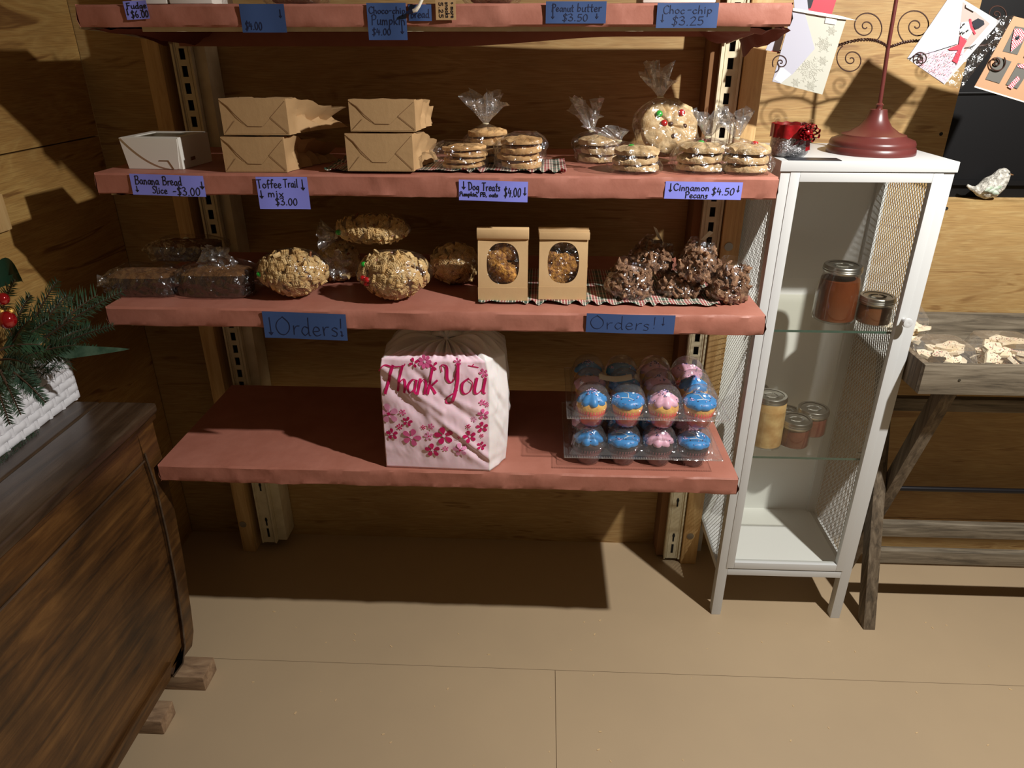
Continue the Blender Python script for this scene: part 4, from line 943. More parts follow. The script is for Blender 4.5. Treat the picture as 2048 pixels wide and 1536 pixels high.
# ---- kraft bags with oval windows
def window_bag(label, px, z, seed, rolled):
    u0, v0, u1, v1 = px; yf = atz((u0+u1)/2, v1, z).y
    a, b = aty(u0, v1, yf), aty(u1, v1, yf); w = b.x-a.x; H = aty((u0+u1)/2, v0, yf+.02).z - z; cx = (a.x+b.x)/2; D = .058
    t = thing('window_bag', label, 'bag', (cx, yf, z), group='stand-up kraft bags with oval windows')
    lean = .018; hb = H*.86
    yfun = lambda x, zz: lean*(zz/H)**1.5 + .0035*math.sin(zz*60+seed)*max(0, (zz-.03)/H)*(1-abs(2*x/w)) - .002
    n = 48; cz, rx, rz_ = H*.52, w*.325, H*.285
    out = []; inn = []
    for i in range(n):
        th = 2*PI*i/n; c, s = math.cos(th), math.sin(th)
        inn.append((rx*math.copysign(abs(c)**.8, c), cz + rz_*math.copysign(abs(s)**.8, s)))
        k = min((w/2)/abs(c) if abs(c) > 1e-6 else 9, ((hb-cz) if s > 0 else cz)/abs(s) if abs(s) > 1e-6 else 9); out.append((c*k, cz+s*k))
    mb = MB(); rings = 4
    vs = []
    for r_ in range(rings+1):
        f = r_/rings
        for i in range(n):
            x = inn[i][0]*(1-f)+out[i][0]*f; zz = inn[i][1]*(1-f)+out[i][1]*f; vs.append((x, yfun(x, zz), zz))
    mb.add(vs, [(r_*n+i, r_*n+(i+1) % n, (r_+1)*n+(i+1) % n, (r_+1)*n+i) for r_ in range(rings) for i in range(n)])
    # corners of the front face
    for sx in (-1, 1):
        for zz in (0, hb):
            x = sx*w/2; idx = [i for i in range(n) if abs(out[i][0]-x) < 1e-6]; 
    mb2 = MB()
    # gusseted sides, back, base
    for sx in (-1, 1):
        x = sx*w/2; k = 10; vs = []
        for j in range(k+1):
            zz = hb*j/k; yf_ = yfun(x, zz); dd = D*(1-.85*(zz/hb)**2.2)
            vs += [(x, yf_, zz), (x - sx*(.010*(zz/hb)), yf_+dd/2, zz), (x, yf_+dd, zz)]
        mb2.add(vs, [(3*j+i, 3*j+i+1, 3*j+i+4, 3*j+i+3) for j in range(k) for i in (0, 1)])
    vs = []
    for j in range(11):
        zz = hb*j/10; dd = D*(1-.85*(zz/hb)**2.2); vs += [(-w/2, yfun(w/2, zz)+dd, zz), (w/2, yfun(w/2, zz)+dd, zz)]
    mb2.add(vs, [(2*j, 2*j+1, 2*j+3, 2*j+2) for j in range(10)])
    mb2.add([(-w/2, -.002, 0), (w/2, -.002, 0), (w/2, D-.002, 0), (-w/2, D-.002, 0)], [(0, 1, 2, 3)])
    # fill small corner triangles of the front
    for sx in (-1, 1):
        for top in (0, 1):
            zc = hb if top else 0; cpt = (sx*w/2, yfun(w/2, zc), zc)
            cand_ = [(math.copysign(1, o[0]), o) for o in out]
            side = [o for o in out if abs(abs(o[0])-w/2) < 1e-5 and o[0]*sx > 0 and ((o[1] > cz) == bool(top))]
            edge_ = [o for o in out if abs(o[1]-zc) < 1e-5 and o[0]*sx > 0]
            if side and edge_:
                s_ = max(side, key=lambda o: abs(o[1]-cz)); e_ = max(edge_, key=lambda o: abs(o[0]))
                mb2.add([cpt, (s_[0], yfun(s_[0], s_[1]), s_[1]), (e_[0], yfun(e_[0], e_[1]), e_[1])], [(0, 1, 2)])
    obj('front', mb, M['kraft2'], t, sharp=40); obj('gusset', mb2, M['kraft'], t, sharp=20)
    yb2 = yfun(0, hb)
    fm = MB()
    if rolled: fm.add(*(lambda k: ([(sx*w*.515, yb2-.004+.006*math.cos(a_*PI/4)*1.2+.004, hb+.010+.0125*math.sin(a_*PI/4)) for sx in (-1, 1) for a_ in range(8)], [(i, (i+1) % 8, 8+(i+1) % 8, 8+i) for i in range(8)]+[tuple(range(8)), tuple(range(15, 7, -1))]))(0))
    else:
        for i in range(3): fm.box(-w*.505-.001*i, w*.505+.001*(2-i), yb2-.004+.003*i, yb2-.002+.003*i, hb-.002+.004*i, hb+.012+.004*i)
    obj('folded_top', fm, M['kraft2'], t, bevel=.0008, sharp=50)
    obj('bottom_fold', MB().box(-w/2-.0003, w/2+.0003, -.0032, -.0020, .0, H*.19), M['kraft2'], t)
    wn = MB(); wn.add([(0, yfun(0, cz)+.002, cz)] + [(x*1.03, yfun(x, zz)+.0012, cz+(zz-cz)*1.03) for x, zz in inn], [(0, 1+i, 1+(i+1) % n) for i in range(n)])
    obj('window', wn, M['film'], t, sharp=180)
    obj('inner_back', MB().box(-w*.46, w*.46, D*.62, D*.62+.001, .004, H*.6), M['kraftin'], t)
    rr = random.Random(seed)
    lay = [(-.2, .30, 1.2), (.15, .32, 1.3), (.30, .50, .9), (-.22, .52, .9), (.02, .46, 1.1)] if not rolled else [(.0, .33, 1.4), (-.2, .40, 1.0), (.22, .38, 1.0), (.1, .68, 1.15), (-.15, .55, .9)]
    for i, (fx_, fz_, k) in enumerate(lay):
        s = .0195*k; mb = MB()
        mb.grid(lambda a_, b_: (lambda th, ph: Vector((s*1.15*math.copysign(abs(math.cos(th))**.5, math.cos(th))*math.cos(ph), s*.6*math.sin(th)*math.cos(ph), s*math.copysign(abs(math.sin(ph))**.6, math.sin(ph))))*(1+.22*nz((math.cos(th)*3, math.sin(th)*3, ph*3), 1.5, seed+i)))(2*PI*a_, -PI/2+PI*b_), 22, 12, wrap=True)
        o = obj('granola_chunk', mb, M['granola'], loc=(cx+fx_*w, yf+.020+.010*(i % 2), z+fz_*H), rot=(rr.uniform(-.3, .3), rr.uniform(-.5, .5), rr.uniform(-.3, .3)))
        tag(o, 'nut-crusted toffee chunk seen through the window of the %s kraft bag' % ('left' if rolled else 'right'), 'snack', 'toffee chunks in the %s window bag' % ('left' if rolled else 'right'))
ZQ = Z3+.004
window_bag('kraft window bag with rolled top, the left one of the pair', (957, 456, 1055, 600), ZQ, 2, True)
window_bag('kraft window bag with flat folded top, the right one of the pair', (1077, 454, 1172, 598), ZQ, 5, False)

# ---- cone bags of candied pecans
def pecan_bag(label, px, z, yc, seed, rz, n=190, tab=None):
    u0, v0, u1, v1 = px
    a, b = aty(u0, (v0+v1)/2, yc), aty(u1, (v0+v1)/2, yc); w = b.x-a.x; h = aty((u0+u1)/2, v0, yc).z - z; cx = (a.x+b.x)/2
    t = thing('pecan_bag', label, 'bag', (cx, yc, z), group='clear bags of candied pecans on the plaid cloth', rot=(0, rz, 0))
    d = .075
    def S(th, zz, k=1.0):
        r = (1-.62*max(0, zz-.25)**1.2) * (1 if zz > .12 else .80+.2*zz/.12)
        return Vector((w/2*math.cos(th)*r*k, d/2*math.sin(th)*r*k, h*zz))
    mb = MB(); mb.grid(lambda a_, b_: S(2*PI*a_, b_, 1.03+.05*nz((math.cos(2*PI*a_)*3, math.sin(2*PI*a_)*3, b_*4), 1.6, seed)), 40, 14, wrap=True)
    obj('film', mb, M['film'], t, sharp=180)
    rr = random.Random(seed); mx = MB()
    for i in range(n):
        th = rr.uniform(0, 2*PI) if i % 3 else -PI/2+rr.uniform(-1.3, 1.3); zz = rr.uniform(.06, .80)
        q = S(th, zz, rr.uniform(.72, .92)); r = rr.uniform(.004, .0085)
        v0_ = len(mx.v)
        mx.ball((0, 0, 0), (r*1.5, r*.75, r*.6), 9, 6, Matrix.Translation(q) @ Euler((rr.uniform(0, 6), rr.uniform(0, 6), rr.uniform(0, 6))).to_matrix().to_4x4())
        for k in range(v0_, len(mx.v)): mx.v[k] += (mx.v[k]-q)*.8*nz(mx.v[k], 150, seed)
    mx.add([S(2*PI*i/12, .03+.74*j/6, .72) for j in range(7) for i in range(12)], [(j*12+i, j*12+(i+1) % 12, (j+1)*12+(i+1) % 12, (j+1)*12+i) for j in range(6) for i in range(12)] + [tuple(72+i for i in range(12))])
    stuff(obj('pecans', mx, M['pecan'], t, sharp=60))
    if tab:
        tm = MB(); tm.add([(-.004, 0, h*.98), (.004, 0, h*.98), (.004+tab*.012, -.004, h*.98+.018), (-.004+tab*.012, -.004, h*.98+.020)], [(0, 1, 2, 3)])
        o = obj('tape_tab', tm, M['card'], t)
pecan_bag('clear bag of candied pecans, lower left of the pecan pile', (1205, 518, 1304, 600), ZQ, 1.34, 1, .15)
pecan_bag('clear bag of candied pecans lying flat in the middle of the pile, under two others', (1312, 540, 1406, 597), ZQ, 1.36, 2, .0)
pecan_bag('clear bag of candied pecans, lower right of the pile at the shelf end', (1412, 516, 1497, 604), ZQ-.003, 1.335, 3, .12)
pecan_bag('clear bag of candied pecans, upper left with a dark peaked top', (1252, 474, 1345, 556), ZQ+.045, 1.385, 4, .30, tab=-1.5)
pecan_bag('clear bag of candied pecans, upper right with a white tape tab on its peak', (1349, 478, 1432, 571), ZQ+.035, 1.35, 5, .12, tab=1)

# ================================================================== THANK-YOU BAG
A = atz(773, 934, Z4); B = atz(978, 956, Z4); Cc = atz(1019, 912, Z4); A.z = B.z = Cc.z = 0
for P_ in (A, B, Cc): P_.y = max(P_.y, 1.256)
tb = thing('shopping_bag', 'pink and white tied plastic bag reading Thank You with magenta flowers', 'bag', (A.x, A.y, Z4+.001))
BW, BH = (B-A).length, aty(765, 722, A.y).z - Z4
ex = (B-A).normalized(); ey = Vector((-ex.y, ex.x, 0)); DEP = .15
Cl = Vector((max((Cc-B).x, .02), DEP, 0)) ; base = [Vector((0,0,0)), B-A, (B-A)+Vector((.030, .05, 0)), (B-A)+Vector((.024, DEP, 0)), Vector((.006, DEP, 0))]
ctr = sum(base, Vector())/5
kn = aty(893, 676, A.y + .075) - Vector((A.x, A.y, Z4+.001))
def fold(s, z):
    f = 0
    for (s0, z0, s1, z1, wd, am) in ((0, .93, .52, .60, .030, .007), (.10, .78, .35, .55, .05, -.008), (.35, .88, .80, .52, .03, -.006), (.30, .66, 1.0, .12, .035, .009), (.38, .60, 1.0, .06, .03, -.007), (.62, .70, .95, .55, .03, .004), (.75, .20, 1.0, .02, .04, .006), (.72, .9, .66, .68, .02, .004)):
        dx, dz = s1-s0, z1-z0; L2 = dx*dx+dz*dz; t = max(-.1, min(1.1, ((s-s0)*dx+(z-z0)*dz)/L2)); 
        d = math.hypot(s-s0-t*dx, z-z0-t*dz); f += .6*am*math.exp(-(d/wd)**2)
    return f + .0022*nz((s*3, z*3, 0), 3.2, 4) + .0011*abs(nz((s*5+z*3, z*5, 0), 4, 6))
def front(s, z, off=0):
    """point of the front face; s, z run 0..1 over it"""
    bulge = .010*math.sin(PI*max(0, min(1, s)))*math.sin(PI*max(0, min(1, z*.9)))
    p = base[0].lerp(base[1], s) + Vector((0, 0, z*BH)); lean = .012*z
    return p + ey*(-bulge - fold(s, z)*.9*min(1, 8*max(.02, z)) - off + lean) + ex*((.5-s)*.012*(z > .85)*(z-.85)/.15)
mb = MB(); NF, NR = 96, 54
def sec(a, z):
    """a in 0..1 around: first half is the front"""
    if a <= .5: return front(a*2, z)
    q = (a-.5)*2*4; k = min(3, int(q)); f = q-k
    P0, P1 = [base[1], base[2], base[3], base[4], base[0]][k:k+2]
    p = P0.lerp(P1, f); d = (p-ctr).normalized(); d.z = 0
    w_ = fold(.4+f*.5, z)*.7 + .006*nz((p.x*10, p.y*10, z*2), 2.2, 8)
    e0 = front(1, z)-base[1]-Vector((0,0,z*BH)) if k == 0 else Vector(); e1 = front(0, z)-base[0]-Vector((0,0,z*BH)) if k == 3 else Vector()
    return p + Vector((0, 0, z*BH)) + d*(w_*math.sin(PI*f) + .010*math.sin(PI*z)*math.sin(PI*(q/4))) + e0*(1-f) + e1*f
nu = NF*2
mats = [M['bagpink'], M['bagwhite']]
vs = []
for j in range(61):
    for i in range(nu): vs.append(sec(i/nu, j/60))
top = [sec(i/nu, 1) for i in range(nu)]
NT = 16
for j in range(1, NT+1):
    t = j/NT; sc = (1-t)**.80*.97+.03
    for i in range(nu):
        a = 2*PI*i/nu; p = top[i]; c = Vector((kn.x, kn.y, 0)); q = Vector((p.x, p.y, 0))
        pl = .013*math.sin(t*PI)*t*(math.sin(i*PI*2/nu*13)+.6*math.sin(i*2*PI/nu*29+1))
        r = c + (q-c)*sc; z = BH + (kn.z-BH)*(1-(1-t)**1.25) + pl*.6 + .022*math.sin(PI*t)*(1 if i > NF else 0)
        vs.append(Vector((r.x, r.y, z)) + (q-c).normalized()*pl)
nj = 61 + NT
fs = []; ms = []
for j in range(nj-1):
    for i in range(nu):
        k = (i+1) % nu; fs.append((j*nu+i, j*nu+k, (j+1)*nu+k, (j+1)*nu+i)); ms.append(0 if (i < NF*.985 and j < 66) else 1)
mb.v = vs; mb.f = fs + [list(range(nu))[::-1]]; mb.m = ms + [1]
obj('bag_body', mb, mats, tb, sharp=180)
hd = MB()
hd.tube([kn + Vector((0, 0, -.012)), kn + Vector((.001, 0, .004)), kn + Vector((.002, .002, .013)), kn+Vector((-.001, .002, .02))], [.012, .006, .008, .004], 14)
for sx in (-1, 1):
    hd.tube([kn + Vector((0, 0, .004)), kn + Vector((sx*.012, -.002, .012)), kn + Vector((sx*.026, .001, .008)), kn + Vector((sx*.034, .004, -.002))], [.004, .008, .006, .002], 10)
obj('tied_handles', hd, M['bagwhite'], tb)
# print: brush script
pr_ = MB(); PF = lambda x, z: front(x, z, .0018)
def brush(strokes, x0, k, zb, cap, pen, slant=.22):
    for s in strokes:
        p = [(x0 + q[0]*k + q[1]*cap*slant, zb + q[1]*cap*1.0) for q in smooth(s, 7)]
        d_ = []
        for i in range(len(p)-1):
            m_ = max(1, int(math.hypot(p[i+1][0]-p[i][0], p[i+1][1]-p[i][1])/.012)); d_ += [(p[i][0]+(p[i+1][0]-p[i][0])*k_/m_, p[i][1]+(p[i+1][1]-p[i][1])*k_/m_) for k_ in range(m_)]
        p = d_ + [p[-1]]; n = len(p); ws = []
        for i in range(n):
            a, b = p[max(0, i-1)], p[min(n-1, i+1)]; dx, dz = b[0]-a[0], b[1]-a[1]; L = math.hypot(dx, dz) or 1
            ws.append(pen*(.45 + .75*max(0, -dz/L)))
        ribbon(pr_, p, ws, PF)
GB = dict(GL)
def word(txt, x0, x1, zb, cap, pen):
    tot = sum(GB[c][0] + .04 for c in txt); k = (x1-x0)/tot; x = x0
    for c in txt: brush(GB[c][1], x, k, zb, cap, pen); x += (GB[c][0]+.04)*k
brush([[(-.1, .80), (.1, 1.02), (.5, .98), (1.0, 1.02), (1.1, 1.1)], [(.52, 1.0), (.40, .5), (.22, 0)]], 0.0, .20, .70, .24, .023, .05)
word('hank', .150, .525, .725, .22, .019)
brush([[(.05, .75), (.02, .95), (.25, .9), (.28, .5), (.5, .42), (.75, 1.0)], [(.75, 1.0), (.68, .3), (.5, -.28), (.25, -.32), (.3, -.12), (.7, .12)]], .560, .22, .725, .25, .023, .05)
word('ou', .735, .965, .725, .26, .021)
obj('lettering', pr_, M['magenta'], tb)
def flower(cx_, cy_, r, mat, petals=5, rot=0):
    s0, z0 = (cx_-290)/890, (1375-cy_)/985; rs, rz_ = r/890, r/985; mb = MB()
    for k in range(petals):
        a = 2*PI*k/petals + rot; vs = [front(s0, z0, .0016)]; n = 12
        for i in range(n):
            b = 2*PI*i/n; px, pz = .62+.36*math.cos(b), .27*math.sin(b)*(1+.25*math.cos(b))
            x, z = px*math.cos(a)-pz*math.sin(a), px*math.sin(a)+pz*math.cos(a); vs.append(front(max(.003, min(.997, s0+x*rs)), z0+z*rz_, .0016))
        c = sum(vs[1:], Vector())/n; vs.append(c)
        mb.add(vs, [(n+1, 1+i, 1+(i+1) % n) for i in range(n)] + [(0, 1+n//2, 1+n//2-1), (0, 1+n//2+1, 1+n//2)])
    o = obj('printed_flower', mb, mat, tb)
    if r > 40:
        c = MB(); vs = [front(s0+rs*.17*math.cos(2*PI*i/10), z0+rz_*.17*math.sin(2*PI*i/10), .0022) for i in range(10)]; c.add(vs, [tuple(range(10))]); obj('flower_centre', c, M['bagpink'] if mat != M['palep'] else M['magenta'], o)
for x, y, r, m_ in ((345, 870, 90, 2), (467, 845, 30, 1), (503, 925, 46, 0), (432, 980, 29, 0), (362, 1055, 55, 0), (530, 1070, 85, 1), (635, 968, 22, 0), (700, 955, 30, 1), (675, 1050, 42, 2), (805, 1040, 85, 0), (928, 1055, 18, 0), (702, 1182, 68, 0), (812, 1162, 28, 1), (935, 1170, 64, 2), (1018, 1043, 58, 0), (1113, 1132, 40, 0), (1122, 960, 52, 0), (1132, 843, 50, 1), (1053, 890, 25, 2), (1010, 948, 21, 0), (1165, 760, 24, 1), (1125, 740, 28, 1), (1148, 485, 40, 1), (945, 392, 34, 1), (1117, 1038, 18, 0)):
    flower(x, y, r, (M['magenta'], M['rosep'], M['palep'])[m_], rot=(x*7 % 10)/10)
flower(665, 400, 60, M['rosep'], 7); flower(572, 412, 44, M['magenta'], 4, .4); flower(742, 432, 40, M['magenta'], 3, .9)
lf = MB()
for (x0, y0, x1, y1) in ((1030, 425, 1110, 440), (1060, 430, 1075, 415)):
    ribbon(lf, [((x0-290)/890, (1375-y0)/985), ((x1-290)/890, (1375-y1)/985)], .008, lambda x, z: front(x, z, .001))
obj('printed_sprig', lf, M['magenta'], tb)

# ================================================================== CUPCAKES IN CLAMSHELLS
def liner(mat): return MB().lathe([(.021, 0), (.0255, .016), (.031, .036), (.0303, .036), (.022, .004)], 64, flute=.022, nf=32).mesh('baking_cup', mat, sharp=180)
def cake_m(mat): 
    return MB().lathe([(.0295, .030), (.031, .036), (.0315, .040), (.0295, .046), (.023, .052), (.012, .055), (.001, .0558)], 28).mesh('cake', mat)
def swirl():
    mb = MB(); prof = [(.0245, .044), (.0275, .049), (.0255, .056), (.019, .062), (.011, .068), (.004, .073), (.0008, .0745)]; nu = 72; vs = []
    for k, (r, z) in enumerate(prof):
        for i in range(nu):
            a = 2*PI*i/nu + k*.16; f = 1 + .30*abs(math.sin(4.0*a))**.8 - .14
            vs.append((r*f*math.cos(a), r*f*math.sin(a), z + .0025*math.sin(8*a)*(k == 0)))
    mb.add(vs, [(k*nu+i, k*nu+(i+1) % nu, (k+1)*nu+(i+1) % nu, (k+1)*nu+i) for k in range(len(prof)-1) for i in range(nu)]); return mb
def flatf():
    mb = MB(); prof = [(.030, .044), (.0335, .048), (.0325, .054), (.027, .059), (.016, .0615), (.001, .0625)]; nu = 48; vs = []
    for k, (r, z) in enumerate(prof):
        for i in range(nu):
            a = 2*PI*i/nu; f = 1 + (.035*math.sin(9*a)+.02*math.sin(17*a+1))*(k < 3)
            vs.append((r*f*math.cos(a), r*f*math.sin(a), z))
    mb.add(vs, [(k*nu+i, k*nu+(i+1) % nu, (k+1)*nu+(i+1) % nu, (k+1)*nu+i) for k in range(len(prof)-1) for i in range(nu)]); return mb
L_R, L_D = liner(M['redliner']), liner(M['dkliner']); C_Y, C_C = cake_m(M['cake']), cake_m(M['choc'])
FR = {('s', 'b'): swirl().mesh('frosting', M['fblue'], sharp=180), ('s', 'p'): swirl().mesh('frosting', M['fpink'], sharp=180), ('f', 'b'): flatf().mesh('frosting', M['fblue'], sharp=180), ('f', 'p'): flatf().mesh('frosting', M['fpink'], sharp=180)}
def sprinkles(kind, seed):
    mb = MB(); rr = random.Random(seed)
    for i in range(60):
        a = rr.uniform(0, 2*PI)
        if kind == 's': r = rr.uniform(0, .014); z = .0745 - r*.62 + .001
        else: r = rr.uniform(.020, .0325); z = .0605 - max(0, r-.022)*.75
        if kind == 's' and i < 14: r = rr.uniform(.018, .026); z = .056
        mb.cur = i % 2; mb.tube([(-.0024, 0, 0), (0, .0003, .0004), (.0024, 0, 0)], .0009, 5, T(r*math.cos(a), r*math.sin(a), z, rr.uniform(-.8, .8), rr.uniform(-.8, .8), rr.uniform(0, 3.1)))
    return mb.mesh('sprinkles', [M['sprinkw'], M['sprinkb']])
SP = {'s': sprinkles('s', 1), 'f': sprinkles('f', 2)}
LN = MB().tube([(-.012, .012, .0615), (-.002, .006, .0630), (.004, -.012, .0622)], .0009, 6).tube([(-.010, -.015, .0614), (.004, -.012, .0622), (.016, -.014, .0605)], .0009, 6).mesh('icing_line', M['icing'])
rownm = ('front', 'middle', 'back'); colnm = ('leftmost', 'second from the left', 'third from the left', 'rightmost')
def cupcake(x, y, z, kind, colr, choc, row, colm, tier):
    w_ = {'b': 'blue', 'p': 'pink'}[colr]; k_ = {'s': 'piped swirl', 'f': 'smooth top'}[kind]
    t = thing('cupcake', f'cupcake with {w_} {k_}, {colnm[colm]} in {rownm[row]} row, {tier} clamshell', 'cupcake', (x, y, z), rz=(x*91+y*37) % 6.28 if kind == 's' else ((x*50) % 1-.5), group=f'cupcakes in the {tier} clamshell')
    obj('baking_cup', L_D if choc else L_R, None, t); obj('cake', C_C if choc else C_Y, None, t); obj('frosting', FR[kind, colr], None, t)
    obj('sprinkles', SP[kind], None, t)
    if kind == 'f' and row == 0: obj('icing_line', LN, None, t)
PT = .0735
def clamshell12(label, x0, y0, z, tier, types, choc, rim):
    """x0,y0: centre of the front left cup"""
    W_, D_ = PT*4+.008, PT*3+.008; ox, oy = x0-PT/2-.004, y0-PT/2-.004
    t = thing('cupcake_clamshell', label, 'food container', (ox, oy, z), group='clear clamshells of twelve cupcakes')
    cs = [(PT/2+.004+i*PT, PT/2+.004+j*PT) for i in range(4) for j in range(3)]
    nx, ny = 97, 73
    def fb(a, b):
        x, y = a*W_, b*D_; d = min(math.hypot(x-c[0], y-c[1]) for c in cs)
        zz = rim if d > .0355 else (.0008 if d < .0245 else .0008 + (rim-.0008)*((d-.0245)/.011))
        return (x, y, zz)
    bm_ = MB().grid(fb, nx, ny); fl2 = .011
    bm_.add([(-fl2, -fl2, rim), (W_+fl2, -fl2, rim), (W_+fl2, D_+fl2, rim), (-fl2, D_+fl2, rim), (0, 0, rim), (W_, 0, rim), (W_, D_, rim), (0, D_, rim)], [(0, 1, 5, 4), (1, 2, 6, 5), (2, 3, 7, 6), (3, 0, 4, 7)])
    obj('base', bm_, M['clam'], t, sharp=180)
    LH = .052
    def ft(a, b):
        x, y = a*W_, b*D_; m_ = 0
        for c in cs:
            d = math.hypot(x-c[0], y-c[1])/.0375
            if d < 1: m_ = max(m_, (1-d**3.2)**.6)
        e = min(1, min(x, W_-x, y, D_-y)/.006)
        return (x, y, rim + .0015 + e*(.012*(1-m_) + LH*m_))
    obj('lid', MB().grid(ft, nx, ny), M['clam'], t, sharp=180)
    fr = MB(); yy = -fl2
    for i in range(64):
        x = -fl2 + (W_+2*fl2)*i/64; fr.box(x, x+.0024, yy-.0004, yy+.004, rim+.0006, rim+.0032)
    obj('ribbed_rim', fr, M['clam'], t)
    fl3 = MB(); fl3.tube([(-fl2, -fl2, rim+.001), (W_+fl2, -fl2, rim+.001), (W_+fl2, D_+fl2, rim+.001), (-fl2, D_+fl2, rim+.001), (-fl2, -fl2, rim+.001)], .0012, 6)
    obj('rolled_edge', fl3, M['clam'], t)
    for i in range(4):
        for j in range(3):
            k_, c_ = types[j][i]; cupcake(x0+i*PT, y0+j*PT, z+.0016, k_, c_, choc, j, i, tier)
    return t
xc, yc = aty(1175, 930, 1.305).x, 1.312
r1, r2 = aty(1280, 921, 1.27).z, aty(1280, 842, 1.27).z
rim = .0335
clamshell12('clear clamshell of cupcakes with chocolate cake, the lower of two', xc, yc, Z4+.0008, 'lower', [[('s','b'), ('f','b'), ('s','p'), ('f','b')], [('f','p'), ('s','b'), ('f','b'), ('s','p')], [('s','p'), ('f','b'), ('s','b'), ('f','p')]], True, rim)
zz2 = Z4 + rim + .0008 + .056
up = clamshell12('clear clamshell of cupcakes with yellow cake, stacked on the other', xc+.003, yc+.003, zz2, 'upper', [[('s','b'), ('f','b'), ('s','p'), ('f','b')], [('f','p'), ('f','b'), ('s','p'), ('s','b')], [('s','b'), ('f','b'), ('s','p'), ('f','p')]], False, rim)
st = MB().grid(lambda a, b: (.055+.068*a, .062+.034*b, rim+.056+.006*math.sin(a*PI)*(-1)+.004*math.sin(b*4)), 10, 6)
obj('paper_sticker', st, M['card'], up)

# ================================================================== JARS
def jar(label, px, z, content, wide=False, yb=None, fill=.8, group='mason jars in the white cabinet', dark=False):
    u0, v0, u1, v1 = px
    cx, cy, w, h = place(u0, v0, u1, v1, z, .07)
    if yb: cy = yb; a, b = aty(u0, (v0+v1)/2, cy), aty(u1, (v0+v1)/2, cy); cx = (a.x+b.x)/2; w = b.x-a.x; h = aty((u0+u1)/2, v0+6, cy).z - z
    r = w/2; t = thing('mason_jar', label, 'jar', (cx, cy, z+.0004), group=group)
    lr = r*(.98 if not wide else .86); lh = .015; H = h
    sh = .72 if wide else .9
    prof = [(.001, .002), (r*.80, .0), (r*.93, .003), (r*.98, H*.10), (r*.98, H*sh*.75), (r*.96, H*sh*.9), (lr*.93, H-lh-.004), (lr*.92, H-.001)]
    obj('glass', MB().lathe(prof, 40, closed=False), M['jarglass'], t, sharp=60)
    k = .93; zf = (H-lh)*fill
    cp = [(.001, .004), (r*.78*k, .003), (r*k, H*.06)] + ([(r*.97*k, min(H*sh*.8, zf-.003))]) + [(min(r*k, r*.93*k), zf), (.001, zf+.0005)]
    c = obj('contents', MB().lathe(cp, 40, closed=False), M[content], t, sharp=50)
    lb = MB().lathe([(lr*.80, H+.0005), (lr*.96, H+.001), (lr, H-.001), (lr*1.0, H-.004), (lr*1.03, H-.006), (lr*1.0, H-.008), (lr*1.03, H-.0105), (lr*1.0, H-.0125), (lr*1.0, H-lh), (lr*.97, H-lh)], 44, closed=False)
    obj('screw_band', lb, M['zinc'], t, sharp=50)
    obj('lid', MB().lathe([(lr*.82, H-.001), (lr*.74, H-.0004), (lr*.70, H-.0012), (.001, H-.0010)], 40, closed=False), M['zinc'], t, sharp=50)
    em = MB()
    for i, s in enumerate(('Ball', 'MaSoN') if False else ()): pass
    for q in range(9):
        a = q*2*PI/9; em.tube([(lr*.42*math.cos(a+d*.1)+lr*.1*math.sin(5*d+q), lr*.42*math.sin(a+d*.1)*.8, H-.0004) for d in (-3, -1, 1, 3)], .0007, 5)
    obj('embossing', em, M['darkin'], t)
    return t
zs1, zs2 = .7942, .4742
jar('pint glass jar of red-brown pumpkin butter on the upper glass shelf', (1636, 530, 1722, 650), zs1, 'pumpkin', True, fill=.86)
jar('squat glass jar of brown apple butter beside the pint jar on the upper glass shelf', (1718, 592, 1788, 655), zs1, 'apple', fill=.95)
jar('tall glass jar of yellow pear halves, front left on the lower glass shelf', (1502, 790, 1573, 902), zs2, 'peach', True, fill=1.02)
jar('tall jar behind the pear jar, only its lid showing', (1470, 768, 1534, 880), zs2, 'peach', True, yb=1.655, fill=1.0)
jar('squat jar of dark jam, front one of three small jars, lower glass shelf', (1560, 838, 1622, 902), zs2, 'jam', fill=.95)
jar('squat jar of pink-brown jam, right one of the three small jars', (1594, 816, 1656, 878), zs2, 'jam', fill=.9)
jar('squat jar mostly hidden behind the front small jar and the pear jar', (1545, 814, 1596, 872), zs2, 'jam', yb=1.665, fill=.9)

# ================================================================== ON TOP OF THE CABINET
ZT = 1.1512
# candle jar with red ribbon
cx, cy, w, h = place(1550, 233, 1628, 306, ZT, .075); cy = 1.515; a, b = aty(1550, 270, cy-.02), aty(1628, 270, cy-.02); cx, w = (a.x+b.x)/2, b.x-a.x; h = aty(1590, 238, cy).z-ZT
cj = thing('candle_jar', 'silver glittered glass candle jar with a red ribbon bow on the cabinet', 'candle', (cx, cy, ZT)); r = w/2
obj('glitter_base', MB().lathe([(.001, 0), (r*.80, .0), (r*.95, .006), (r, h*.25), (r*.98, h*.55)], 36, closed=False), M['silver'], cj)
obj('glass', MB().lathe([(r*.98, h*.5), (r*.95, h*.72), (r*.93, h*.92), (r*1.0, h*.97), (r*.98, h), (r*.90, h*.98), (r*.90, h*.6)], 36, closed=False), M['jarglass'], cj)
obj('wax', MB().lathe([(.001, h*.1), (r*.86, h*.1), (r*.86, h*.80), (.001, h*.80)], 30, closed=False), M['wax'], cj)
rb = MB(); rb.grid(lambda a, b: (math.cos(2*PI*a)*(r*1.02+.0018*math.sin(a*60)), math.sin(2*PI*a)*(r*1.02+.0018*math.sin(a*60)), h*(.52+.36*b) + .001*math.sin(a*80)), 60, 5, wrap=True)
rbo = obj('ribbon', rb, M['redsheer'], cj, sharp=180)
bw = MB()
rr = random.Random(12)
